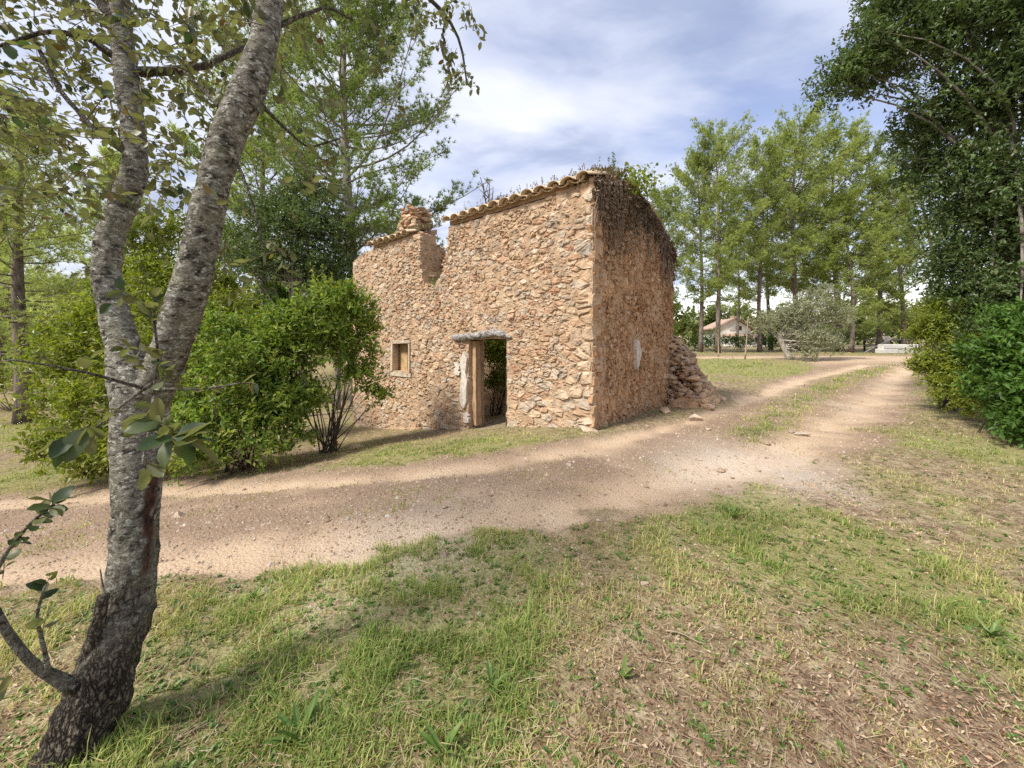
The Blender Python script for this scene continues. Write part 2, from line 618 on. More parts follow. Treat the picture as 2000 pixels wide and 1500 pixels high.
GREEN = [(450, 1250, 170, 1.0), (350, 1420, 170, 0.8), (720, 1170, 150, 0.9), (640, 1330, 110, 0.7), (1420, 1010, 110, 1.0), (1580, 1010, 100, 0.7), (1000, 1090, 110, 0.7), (1250, 1070, 90, 0.6),
         (880, 1220, 90, 0.5), (1500, 1080, 110, 0.6), (1930, 1240, 60, 0.8), (930, 1450, 70, 0.7), (1040, 1290, 60, 0.6), (1720, 1060, 120, 0.5), (1880, 1010, 90, 0.4),
         (880, 880, 110, 0.8), (1000, 875, 60, 0.7), (740, 890, 90, 0.5), (110, 920, 130, 0.8), (300, 915, 120, 0.5), (1450, 716, 110, 1.1), (1380, 712, 60, 0.8),
         (1900, 880, 120, 0.5), (1700, 760, 40, 0.3), (60, 840, 120, 0.6), (150, 1200, 120, 0.5), (1490, 835, 20, 0.9)]
BARE = [(1500, 1330, 330, 0.26), (1850, 1330, 220, 0.34), (1150, 1420, 160, 0.25), (1950, 1100, 140, 0.2), (850, 860, 120, 0.4), (1400, 760, 60, 0.6), (1100, 1200, 110, 0.35), (1590, 975, 60, 0.5)]
PALE = [(1440, 895, 75, 0.9), (1330, 905, 60, 0.6), (1590, 935, 45, 1.0), (1560, 890, 50, 0.5), (1650, 790, 30, 0.4), (880, 1030, 130, 0.3), (700, 1080, 160, 0.3)]


def green(x, y):
    p = np.column_stack([np.ravel(x), np.ravel(y)])
    return np.clip(0.32 + spots(x, y, GREEN) - spots(x, y, BARE) * 0.9 + (fbm(p * 0.9, 4, 21) - 0.5) * 1.1, 0, 1.3)


def ground_fields(x, y):
    tr = track_sd(x, y)
    track = sstep(-0.15, 0.25, tr)
    p = np.column_stack([np.ravel(x), np.ravel(y)])
    ra = np.exp(-(seg_dist(x, y, RUT_A) / 0.34) ** 2)
    rb = np.exp(-(seg_dist(x, y, RUT_B) / 0.42) ** 2)
    rut = np.clip(ra + rb + (fbm(p * 2.2, 4, 5) - 0.5) * 1.2, 0, 1) * track
    pale = np.clip(spots(x, y, PALE) * (0.6 + fbm(p * 3, 3, 8)), 0, 1)
    far = sstep(17, 21, np.ravel(y)) * track
    rut = np.maximum(rut, far * 0.9)
    grn = np.clip(green(x, y), 0, 1)
    return tr, track, rut, pale, grn


def ground_z(x, y, track, rut):
    p = np.column_stack([np.ravel(x), np.ravel(y)])
    n = (fbm(p * 0.5, 3, 31) - 0.5) * 0.10 + (fbm(p * 3.0, 3, 41) - 0.5) * (0.05 - 0.015 * track)
    near = np.ravel(1 - sstep(20, 45, np.hypot(x, y)))
    return np.ravel(gz(x, y)) + n * near - 0.06 * rut - 0.015 * track


def ground_mat():
    m, nt, b = new_mat('ground_soil')
    pos = geocoord(nt)
    tr, rut, pale, grn = (attr(nt, k) for k in ('track', 'rut', 'pale', 'green'))
    nb = noise(nt, pos, 1.6, 5, 0.6)
    nm = noise(nt, pos, 9, 6, 0.68)
    nf = noise(nt, pos, 55, 5, 0.7)
    vor = nt.nodes.new('ShaderNodeTexVoronoi')
    vor.inputs['Scale'].default_value = 42
    nt.links.new(pos, vor.inputs['Vector'])
    # leaf-litter soil beside the track
    r1 = ramp(nt, [(0.28, (0.11, 0.070, 0.046)), (0.45, (0.21, 0.148, 0.096)), (0.58, (0.34, 0.265, 0.172)), (0.74, (0.49, 0.415, 0.285))])
    nt.links.new(nm, r1.inputs[0])
    soil = r1.outputs[0]
    soil = mixc(nt, math_n(nt, 'MULTIPLY', grn, 0.7), soil, (0.25, 0.25, 0.085))
    # gravelly reddish middle of the track
    r2 = ramp(nt, [(0.25, (0.15, 0.097, 0.066)), (0.5, (0.275, 0.195, 0.135)), (0.75, (0.45, 0.35, 0.255))])
    nt.links.new(nf, r2.inputs[0])
    gravel = mixc(nt, math_n(nt, 'MULTIPLY', nb, 0.5), r2.outputs[0], (0.40, 0.275, 0.185))
    vr = ramp(nt, [(0.0, 1.25), (0.35, 0.95), (0.6, 0.7)])
    nt.links.new(vor.outputs['Distance'], vr.inputs[0])
    gravel = mixc(nt, 0.6, gravel, mixc(nt, 1.0, gravel, vr.outputs[0], 'MULTIPLY'))
    # worn sandy ruts
    r3 = ramp(nt, [(0.3, (0.50, 0.365, 0.24)), (0.7, (0.62, 0.475, 0.33))])
    nt.links.new(nb, r3.inputs[0])
    sand = mixc(nt, math_n(nt, 'MULTIPLY', nf, 0.35), r3.outputs[0], (0.35, 0.245, 0.17))
    tk = mixc(nt, rut, gravel, sand)
    c = mixc(nt, tr, soil, tk)
    c = mixc(nt, math_n(nt, 'MULTIPLY', pale, 0.6), c, mixc(nt, nf, (0.40, 0.33, 0.26), (0.70, 0.64, 0.55)))
    nt.links.new(c, b.inputs['Base Color'])
    b.inputs['Roughness'].default_value = 0.95
    b.inputs['Specular IOR Level'].default_value = 0.12
    ng = noise(nt, pos, 190, 3, 0.7)
    kg = ramp(nt, [(0.32, 0.6), (0.5, 1.0), (0.7, 1.4)])
    nt.links.new(ng, kg.inputs[0])
    c = mixc(nt, 0.8, c, mixc(nt, 1.0, c, kg.outputs[0], 'MULTIPLY'))
    nt.links.new(c, b.inputs['Base Color'])
    h = math_n(nt, 'ADD', math_n(nt, 'MULTIPLY', nm, 0.8), math_n(nt, 'ADD', math_n(nt, 'MULTIPLY', nf, 0.5), math_n(nt, 'MULTIPLY', vor.outputs['Distance'], -0.4)))
    bump(nt, b, h, 0.75, 0.04)
    return m


M['ground'] = ground_mat()


def grid_xy(x0, x1, y0, y1, st):
    xs = np.arange(x0, x1 + st * 0.5, st)
    ys = np.arange(y0, y1 + st * 0.5, st)
    X, Y = np.meshgrid(xs, ys)
    nx = len(xs)
    i = np.arange((len(ys) - 1) * (nx - 1))
    r, c = i // (nx - 1), i % (nx - 1)
    b = r * nx + c
    return X.ravel(), Y.ravel(), np.stack([b, b + 1, b + nx + 1, b + nx], -1)


def build_ground():
    NX0, NX1, NY0, NY1 = -15.0, 21.0, -4.0, 24.0
    x, y, q = grid_xy(NX0, NX1, NY0, NY1, 0.085)
    tr, track, rut, pale, grn = ground_fields(x, y)
    z = ground_z(x, y, track, rut)
    at = dict(track=track, rut=rut, pale=pale, green=grn)
    cx = tr[q].mean(1)
    m_tr = cx > 0.05
    V = np.column_stack([x, y, z])

    def sub(V, q, at):
        u, inv = np.unique(q.ravel(), return_inverse=True)
        return V[u], inv.reshape(-1, 4), {k: v[u] for k, v in at.items()}
    Vt, qt, att = sub(V, q[m_tr], at)
    obj('track', mesh('track', Vt, [qt], M['ground'], att, True), kind='structure')
    Vg, qg, atg = sub(V, q[~m_tr], at)
    parts = [(Vg, qg, atg)]
    for (bx, st, hole, dz) in (((-61, 71, -22, 92), 1.0, (NX0, NX1, NY0, NY1), 0.04), ((-900, 900, -900, 1500), 20.0, (-60, 70, -20, 90), 0.3)):
        x, y, q = grid_xy(bx[0], bx[1], bx[2], bx[3], st)
        xc, yc = x[q], y[q]
        keep = ~((xc.min(1) > hole[0] + st * 0.2) & (xc.max(1) < hole[1] - st * 0.2) & (yc.min(1) > hole[2] + st * 0.2) & (yc.max(1) < hole[3] - st * 0.2))
        f = ground_fields(x, y) if st < 2 else (0, np.zeros(len(x)), np.zeros(len(x)), np.zeros(len(x)), np.full(len(x), 0.6))
        z = np.ravel(gz(x, y)) - dz
        if st < 2:
            z = ground_z(x, y, f[1], f[2]) - dz
        parts.append(sub(np.column_stack([x, y, z]), q[keep], dict(track=f[1], rut=f[2], pale=f[3], green=f[4])))
    n = 0
    Vs, Qs, As = [], [], {k: [] for k in ('track', 'rut', 'pale', 'green')}
    for V_, q_, a_ in parts:
        Vs.append(V_)
        Qs.append(q_ + n)
        n += len(V_)
        for k in As:
            As[k].append(a_[k])
    obj('ground', mesh('ground', np.concatenate(Vs), [np.concatenate(Qs)], M['ground'], {k: np.concatenate(v) for k, v in As.items()}, True), kind='structure')


build_ground()


def gzn(x, y):
    """ground height with its small relief"""
    tr, track, rut, _, _ = ground_fields(x, y)
    return ground_z(x, y, track, rut)


# ------------------------------------------------------------------ the ruined stone house
H0 = np.array([C0[0], C0[1], 0.0])


def fp(t, z, out=0.0):
    """front wall: t along, z up, out towards the viewer"""
    t, z, out = np.broadcast_arrays(np.asarray(t, float), np.asarray(z, float), np.asarray(out, float))
    return np.stack([C0[0] + t * DF[0] + out * NF[0], C0[1] + t * DF[1] + out * NF[1], z], -1)


def rp(r, z, out=0.0):
    """end wall"""
    r, z, out = np.broadcast_arrays(np.asarray(r, float), np.asarray(z, float), np.asarray(out, float))
    return np.stack([C0[0] + r * DS[0] + out * NR[0], C0[1] + r * DS[1] + out * NR[1], z], -1)


def t_of(px):
    k = (px - CX) / F
    return (C0[0] - k * C0[1]) / (k * DF[1] - DF[0])


house = thing('stone_house', 'roofless ruined rubble stone cottage beside the dirt track, with wooden door lintel', 'ruined house', H0)


def top_front(t):
    return np.interp(t, [0, 3.9, 4.0, 4.12, 4.3, 4.6, 4.95, 5.06, 5.12, 7.6, 8.2, 8.8], [4.33, 4.30, 3.75, 3.3, 3.05, 2.92, 2.95, 3.3, 4.36, 4.30, 4.22, 4.05])


def top_end(r):
    return np.interp(r, [0, 0.7, 1.4, 2.05, 2.9, 3.5, 4.11], [4.32, 4.52, 4.68, 4.60, 4.34, 4.07, 3.76])


DOOR = (2.03, 3.22, -3.0, 1.60)
WIN = (5.56, 6.40, 0.64, 1.46)


def wall(fn, u0, u1, z0, top, thick, res=0.075, holes=(), amp=0.022, seed=0):
    nu = int(round((u1 - u0) / res))
    us = np.linspace(u0, u1, nu + 1)
    zmax = max(float(np.max(top(us))), z0 + 0.5)
    nz = int(round((zmax - z0) / res))
    zs = np.linspace(z0, zmax, nz + 1)
    uc = 0.5 * (us[1:] + us[:-1])
    zc = 0.5 * (zs[1:] + zs[:-1])
    solid = zc[None, :] < top(uc)[:, None]
    for h in holes:
        solid &= ~((uc[:, None] > h[0]) & (uc[:, None] < h[1]) & (zc[None, :] > h[2]) & (zc[None, :] < h[3]))
    U, Z = np.meshgrid(us, zs, indexing='ij')
    # line the grid up with the top profile so that straight eaves stay straight
    nv = U.size
    A = fn(U.ravel(), Z.ravel(), 0.0)
    B = fn(U.ravel(), Z.ravel(), -thick)
    idx = np.arange(nv).reshape(U.shape)
    i, j = np.nonzero(solid)
    quads = [np.stack([idx[i, j], idx[i + 1, j], idx[i + 1, j + 1], idx[i, j + 1]], -1),
             np.stack([idx[i, j + 1], idx[i + 1, j + 1], idx[i + 1, j], idx[i, j]], -1) + nv]
    sp = np.pad(solid, 1)
    for di, dj, (a, b) in ((-1, 0, ((0, 0), (0, 1))), (1, 0, ((1, 1), (1, 0))), (0, -1, ((1, 0), (0, 0))), (0, 1, ((0, 1), (1, 1)))):
        k = solid & ~sp[1 + di:sp.shape[0] - 1 + di, 1 + dj:sp.shape[1] - 1 + dj]
        ii, jj = np.nonzero(k)
        p, q = idx[ii + a[0], jj + a[1]], idx[ii + b[0], jj + b[1]]
        quads.append(np.stack([p, q, q + nv, p + nv], -1))
    V = np.concatenate([A, B])
    d = np.stack([fbm(V * 4 + 13 * c, 3, seed + c) - 0.5 for c in range(3)], -1)
    d2 = np.stack([vnoise(V * 17 + 7 * c, seed + 40 + c) - 0.5 for c in range(3)], -1)
    V = V + d * amp * 2.5 + d2 * amp
    q = np.concatenate(quads)
    u, inv = np.unique(q.ravel(), return_inverse=True)
    return V[u], inv.reshape(-1, 4)


def add_wall(name, mat, *a, **k):
    V, q = wall(*a, **k)
    return obj(name, mesh(name, V - H0, [q], mat, {'tint': vnoise(V * 1.7, 5)}), house)


add_wall('front_wall', M['mortar'], fp, 0.0, 8.8, -2.4, top_front, 0.5, 0.07, (DOOR, WIN), 0.022, 1)
end_w = add_wall('end_wall', M['render'], lambda u, z, o: rp(u, z, np.asarray(o) - 0.012), 0.03, 4.11, -1.0, top_end, 0.5, 0.055, (), 0.042, 2)
add_wall('cross_wall', M['mortar'], lambda u, z, o: fp(5.13 - np.asarray(o), z, -np.asarray(u)), 0.06, 1.35, -2.0,
         lambda u: np.interp(u, [0, 0.5, 0.9, 1.35], [4.3, 4.2, 4.0, 3.0]), 0.45, 0.08, (), 0.03, 3)
add_wall('back_wall', M['mortar'], lambda u, z, o: fp(u, z, -4.08 + np.asarray(o)), 0.3, 8.8, -2.4,
         lambda u: np.interp(u, [0, 0.6, 1.2, 2, 4, 6, 8.8], [3.7, 3.5, 2.4, 1.4, 0.8, 1.6, 2.2]), 0.45, 0.11, (), 0.03, 4)
add_wall('far_end_wall', M['mortar'], lambda u, z, o: fp(8.78 + np.asarray(o), z, -np.asarray(u)), 0.05, 3.9, -2.6,
         lambda u: np.interp(u, [0, 1.5, 3.9], [4.0, 4.2, 2.4]), 0.5, 0.11, (), 0.03, 6)


def clip_poly(poly, n, d):
    """keep n.p <= d"""
    out = []
    m = len(poly)
    for i in range(m):
        a, b = poly[i], poly[(i + 1) % m]
        da, db = n[0] * a[0] + n[1] * a[1] - d, n[0] * b[0] + n[1] * b[1] - d
        if da <= 0:
            out.append(a)
        if (da < 0 < db) or (db < 0 < da):
            k = da / (da - db)
            out.append((a[0] + k * (b[0] - a[0]), a[1] + k * (b[1] - a[1])))
    return out


def voronoi(seeds, ani, nn=22):
    S = seeds * np.array([1, ani])
    cells = []
    for i in range(len(S)):
        d = S - S[i]
        d2 = (d ** 2).sum(1)
        near = np.argpartition(d2, nn)[:nn]
        near = near[np.argsort(d2[near])]
        R = 0.9
        poly = [(-R, -R), (R, -R), (R, R), (-R, R)]
        for j in near:
            if j == i:
                continue
            v = d[j]
            poly = clip_poly(poly, v, 0.5 * d2[j])
            if len(poly) < 3:
                break
        cells.append([(S[i, 0] + a, (S[i, 1] + b) / ani) for a, b in poly])
    return cells


def stone_shape(poly, gap, h, fn):
    """a bulging stone over a polygon of the wall plane"""
    p = np.array(poly)
    c = p.mean(0)
    # cut corners once, drop very short edges
    q = np.concatenate([np.stack([0.86 * p + 0.14 * np.roll(p, -1, 0), 0.14 * p + 0.86 * np.roll(p, -1, 0)], 1)]).reshape(-1, 2)
    r = np.linalg.norm(q - c, axis=1, keepdims=True)
    q = c + (q - c) * np.maximum(1 - gap / np.maximum(r, 1e-6), 0.35)
    q = q + rng.normal(size=q.shape) * 0.011
    n = len(q)
    if n > 12:
        q = q[::2] if n > 16 else q
        n = len(q)
    tilt = rng.normal(size=2) * 0.13
    sz = np.sqrt(((q - c) ** 2).sum(1).mean())

    def lvl(s, o, jit):
        x = c + (q - c) * s
        oo = o + ((x - c) @ tilt) * 0.9 + rng.normal(size=n) * jit
        return x, oo
    rings = []
    for s, o, j in ((1.0, None, 0), (0.94, h * 0.55, 0.006), (0.66, h, 0.010)):
        if o is None:
            x, oo = q, np.full(n, -0.06)
        else:
            x, oo = lvl(s, o, j)
        rings.append(fn(x[:, 0], x[:, 1], oo))
    V = np.concatenate(rings + [fn(c[:1], c[1:], np.array([h * rng.uniform(0.9, 1.25)]))])
    k = np.arange(n)
    k1 = (k + 1) % n
    quads = np.concatenate([np.stack([k + a * n, k1 + a * n, k1 + (a + 1) * n, k + (a + 1) * n], -1) for a in (0, 1)])
    tris = np.stack([k + 2 * n, k1 + 2 * n, np.full(n, 3 * n)], -1)
    return V, quads, tris, sz


def rock_mesh_arrays(sub=1, seed=0):
    """unit rock: a faceted, flattened lump"""
    import bmesh
    bm = bmesh.new()
    bmesh.ops.create_icosphere(bm, subdivisions=sub, radius=1.0)
    V = np.array([v.co[:] for v in bm.verts])
    T = np.array([[v.index for v in f.verts] for f in bm.faces])
    bm.free()
    V = V * (1 + (vnoise(V * 1.4 + seed * 3.7, seed)[:, None] - 0.5) * 0.9)
    # squash against a few random planes
    r = np.random.default_rng(seed)
    for _ in range(7):
        n = nrm(r.normal(size=3))
        d = V @ n
        lim = r.uniform(0.38, 0.7)
        V = V - np.outer(np.maximum(d - lim, 0), n) * 1.0
    return V, T


ROCKS = [rock_mesh_arrays(2 if i < 4 else 1, i + 1) for i in range(9)]


def rot_rand(n=1):
    q = nrm(rng.normal(size=4))
    w, x, y, z = q
    return np.array([[1 - 2 * (y * y + z * z), 2 * (x * y - z * w), 2 * (x * z + y * w)], [2 * (x * y + z * w), 1 - 2 * (x * x + z * z), 2 * (y * z - x * w)],
                     [2 * (x * z - y * w), 2 * (y * z + x * w), 1 - 2 * (x * x + y * y)]])


def facade_stones():
    seeds = []
    # rows of rubble: density varies, larger towards the foot of the wall
    tries = 26000
    cand = np.column_stack([rng.uniform(-0.05, 8.85, tries), rng.uniform(-1.6, 4.4, tries)])
    big = fbm(cand * 0.8, 3, 77)
    rad = 0.084 + 0.11 * np.clip((big - 0.38) * 2.2, 0, 1) + 0.05 * np.clip((0.6 - cand[:, 1]) / 1.5, 0, 1)
    rad *= rng.uniform(0.5, 1.5, tries)
    cellmap = {}
    for (t, z), r in zip(cand, rad):
        zz = z * 1.8
        key = (int(t / 0.4), int(zz / 0.4))
        ok = True
        for dx in (-1, 0, 1):
            for dy in (-1, 0, 1):
                for (a, b, rr) in cellmap.get((key[0] + dx, key[1] + dy), ()):
                    if (a - t) ** 2 + (b - zz) ** 2 < ((r + rr) * 0.62) ** 2 * 1.9:
                        ok = False
                        break
                if not ok:
                    break
            if not ok:
                break
        if ok:
            cellmap.setdefault(key, []).append((t, zz, r))
            seeds.append((t, z))
    seeds = np.array(seeds)
    # quoins on the corner: tall regular blocks
    seeds = seeds[seeds[:, 0] > 0.24]
    qz = np.arange(-0.1, 4.3, 0.25)[:18] + rng.uniform(-0.075, 0.075, 18)
    qs = np.column_stack([rng.uniform(0.06, 0.26, len(qz)), qz])
    seeds = np.concatenate([seeds, qs])
    cells = voronoi(seeds, 1.8)
    out = []
    for (t, z), poly in zip(seeds, cells):
        if len(poly) < 3:
            continue
        top = float(top_front(np.array([t]))[0])
        if z > top - 0.06 or t > 8.75 or z < float(gz(*(C0 + t * DF))) - 0.25:
            continue
        if abs(t - 5.1) < 0.25 or abs(t - 4.05) < 0.25:
            pass
        bad = False
        for h in (DOOR, WIN, (1.86, 3.75, 1.5, 1.76)):
            if h[0] < t < h[1] and h[2] < z < h[3]:
                bad = True
                break
            q = np.array(poly)
            if q[:, 0].max() > h[0] and q[:, 0].min() < h[1] and q[:, 1].max() > h[2] and q[:, 1].min() < h[3]:
                side = max([(h[0] - t, (1, 0), h[0]), (t - h[1], (-1, 0), -h[1]), (h[2] - z, (0, 1), h[2]), (z - h[3], (0, -1), -h[3])])
                poly = clip_poly(poly, side[1], side[2] - 0.0)
        if bad or len(poly) < 3:
            continue
        poly = clip_poly(poly, (0, 1), top + 0.02)
        poly = clip_poly(poly, (-1, 0), rng.uniform(-0.015, 0.05))
        poly = clip_poly(poly, (1, 0), 8.83)
        if t < 4.0:
            poly = clip_poly(poly, (1, 0), 4.08)
        elif t > 5.1:
            poly = clip_poly(poly, (-1, 0), -5.07)
        if len(poly) < 3:
            continue
        out.append((t, z, poly))
    built = []
    for t, z, poly in out:
        a = np.array(poly)
        ar = 0.5 * abs(np.dot(a[:, 0], np.roll(a[:, 1], -1)) - np.dot(a[:, 1], np.roll(a[:, 0], -1)))
        if ar < 0.002:
            continue
        h = rng.uniform(0.005, 0.030) + (0.015 if t < 0.3 else 0)
        V, q, tr, sz = stone_shape(poly, rng.uniform(0.003, 0.019), h, fp)
        Y = C0[1] + t * DF[1]
        built.append((ar / Y ** 2, V, q, tr, rng.random() if t > 0.3 else rng.choice([0.15, 0.3, 0.4, 0.66, 0.8])))
    built.sort(key=lambda b: -b[0])
    for _, V, q, tr, tint in built[:292]:
        obj('stone', mesh('stone', V - H0, [q, tr], M['stone'], {'tint': np.full(len(V), tint)}), house)
    g = Geo()
    for _, V, q, tr, tint in built[292:]:
        g.add(V, [q, tr], tint)
    # chips and slivers pressed into the joints
    n = 0
    while n < 1900:
        t, z = rng.uniform(0.05, 8.75), rng.uniform(-1.4, 4.3)
        if z > top_front(t) - 0.05 or any(h[0] - 0.05 < t < h[1] + 0.05 and h[2] < z < h[3] + 0.05 for h in (DOOR, WIN)):
            continue
        V, T = ROCKS[rng.integers(4, 9)]
        V = (V @ rot_rand().T) * rng.uniform(0.018, 0.05)
        out = rng.uniform(0.0, 0.02)
        loc = fp(t + V[:, 0] * 1.3, z + V[:, 1] * 0.8, out + V[:, 2] * 0.35)
        g.add(loc, [T], rng.random())
        n += 1
    obj('small_stones', g.mesh('small_stones', M['stone'], H0), house, kind='stuff')
    return len(built)


n_st = facade_stones()


def rock(g, c, s, flat=0.6, k=None, tint=None, yaw=None):
    V, T = ROCKS[rng.integers(4, 9) if k is None else k]
    V = V @ rot_rand().T
    V = V * np.array([1, 1, flat]) * s
    g.add(V + np.asarray(c), [T], rng.random() if tint is None else tint)


def end_wall_detail():
    g = Geo()
    cand = np.column_stack([rng.uniform(-0.02, 4.12, 30000), rng.uniform(-0.4, 4.8, 30000)])
    rad = (0.050 + 0.075 * np.clip((fbm(cand * 1.1, 3, 177) - 0.42) * 2.4, 0, 1)) * rng.uniform(0.6, 1.5, 30000)
    cm, seeds = {}, []
    for (r, z), ra in zip(cand, rad):
        zz = z * 1.25
        key = (int(r / 0.3), int((zz + 2) / 0.3))
        if all((a - r) ** 2 + (b - zz) ** 2 >= ((ra + rr) * 0.62) ** 2 * 1.9 for dx in (-1, 0, 1) for dy in (-1, 0, 1) for (a, b, rr) in cm.get((key[0] + dx, key[1] + dy), ())):
            cm.setdefault(key, []).append((r, zz, ra))
            seeds.append((r, z))
    seeds = np.array(seeds)
    seeds = seeds[seeds[:, 1] < top_end(seeds[:, 0]) + 0.1]
    for (r, z), poly in zip(seeds, voronoi(seeds, 1.25, 18)):
        if z > float(top_end(np.array([r]))[0]) - 0.03 or rng.random() < 0.14 or len(poly) < 3:
            continue
        poly = clip_poly(clip_poly(poly, (-1, 0), -0.01), (1, 0), 4.11)
        if len(poly) < 3:
            continue
        V, q, tr, sz = stone_shape(poly, rng.uniform(0.004, 0.016), rng.uniform(0.0, 0.030), rp)
        g.add(V, [q, tr], rng.random())
    n = 0
    while n < 1800:
        r = rng.uniform(0.08, 4.05)
        z = rng.uniform(-0.15, 4.7)
        if z > float(top_end(np.array([r]))[0]) - 0.02:
            continue
        s = rng.uniform(0.022, 0.062) * rng.uniform(0.7, 1.5)
        V, T = ROCKS[rng.integers(4, 9)]
        V = (V @ rot_rand().T) * s * np.array([1, 1, rng.uniform(0.6, 1.7)])
        # flatten against the wall
        B = np.array([[DS[0], DS[1], 0], [0, 0, 1], [NR[0], NR[1], 0]])
        L = V @ B.T
        L[:, 2] *= 0.4
        V = L @ B
        g.add(V + rp(r, z, rng.uniform(-0.01, 0.012)), [T], rng.random())
        n += 1
    obj('render_stones', g.mesh('render_stones', M['chip'], H0), house, kind='stuff')
    # the corner blocks seen from the end
    z = -0.25
    while z < 4.25:
        hh = rng.uniform(0.12, 0.34)
        ln = rng.choice([0.14, 0.2, 0.3, 0.38]) * rng.uniform(0.8, 1.2)
        if rng.random() < 0.8:
            j = rng.normal(size=8) * 0.02
            poly = [(-0.035 + j[0], z + j[1]), (ln + j[2], z + j[3]), (ln + j[4], z + hh + j[5]), (-0.03 + j[6], z + hh + j[7])]
            V, q, tr, sz = stone_shape(poly, 0.012, rng.uniform(0.015, 0.04), rp)
            obj('corner_stone', mesh('corner_stone', V - H0, [q, tr], M['chip'], {'tint': np.full(len(V), rng.uniform(0.6, 1.0))}), house)
        z += hh + 0.01
    # patch of pale plaster left on the end wall
    a = np.linspace(0, 2 * np.pi, 26, endpoint=False)
    rr = 1 + 0.35 * np.sin(3 * a + 1) * 0.5 + rng.normal(size=26) * 0.1
    r0, z0 = 1.78, 1.28
    u = r0 + 0.125 * rr * np.cos(a)
    z = z0 + 0.29 * rr * np.sin(a)
    V = np.concatenate([rp(u, z, 0.0), rp(r0 + (u - r0) * 0.93, z0 + (z - z0) * 0.95, 0.085), rp(np.array([r0]), np.array([z0]), 0.09)])
    k = np.arange(26)
    k1 = (k + 1) % 26
    obj('plaster_patch', mesh('plaster_patch', V - H0, [np.stack([k, k1, k1 + 26, k + 26], -1), np.stack([k + 26, k1 + 26, np.full(26, 52)], -1)], M['plaster'], {'tint': np.zeros(53)}), house)


end_wall_detail()


def box(g, c0, ax, ay, az, tint=0.5, jit=0.0):
    """box from corner c0 with edge vectors"""
    c0, ax, ay, az = map(lambda v: np.asarray(v, float), (c0, ax, ay, az))
    V = np.array([c0, c0 + ax, c0 + ax + ay, c0 + ay, c0 + az, c0 + ax + az, c0 + ax + ay + az, c0 + ay + az])
    V = V + rng.normal(size=V.shape) * jit
    g.add(V, [np.array([[0, 3, 2, 1], [4, 5, 6, 7], [0, 1, 5, 4], [1, 2, 6, 5], [2, 3, 7, 6], [3, 0, 4, 7]])], tint)


def log(pts, k=14, amp=0.012, seed=0, flat=1.0):
    p = resample(pts, 26)
    V, fs = tubes(p[None, :, :3], p[None, :, 3], k)
    V = V + np.stack([fbm(V * np.array([9, 9, 14]) + c * 5, 3, seed + c) - 0.5 for c in range(3)], -1) * amp * 2
    return V, fs


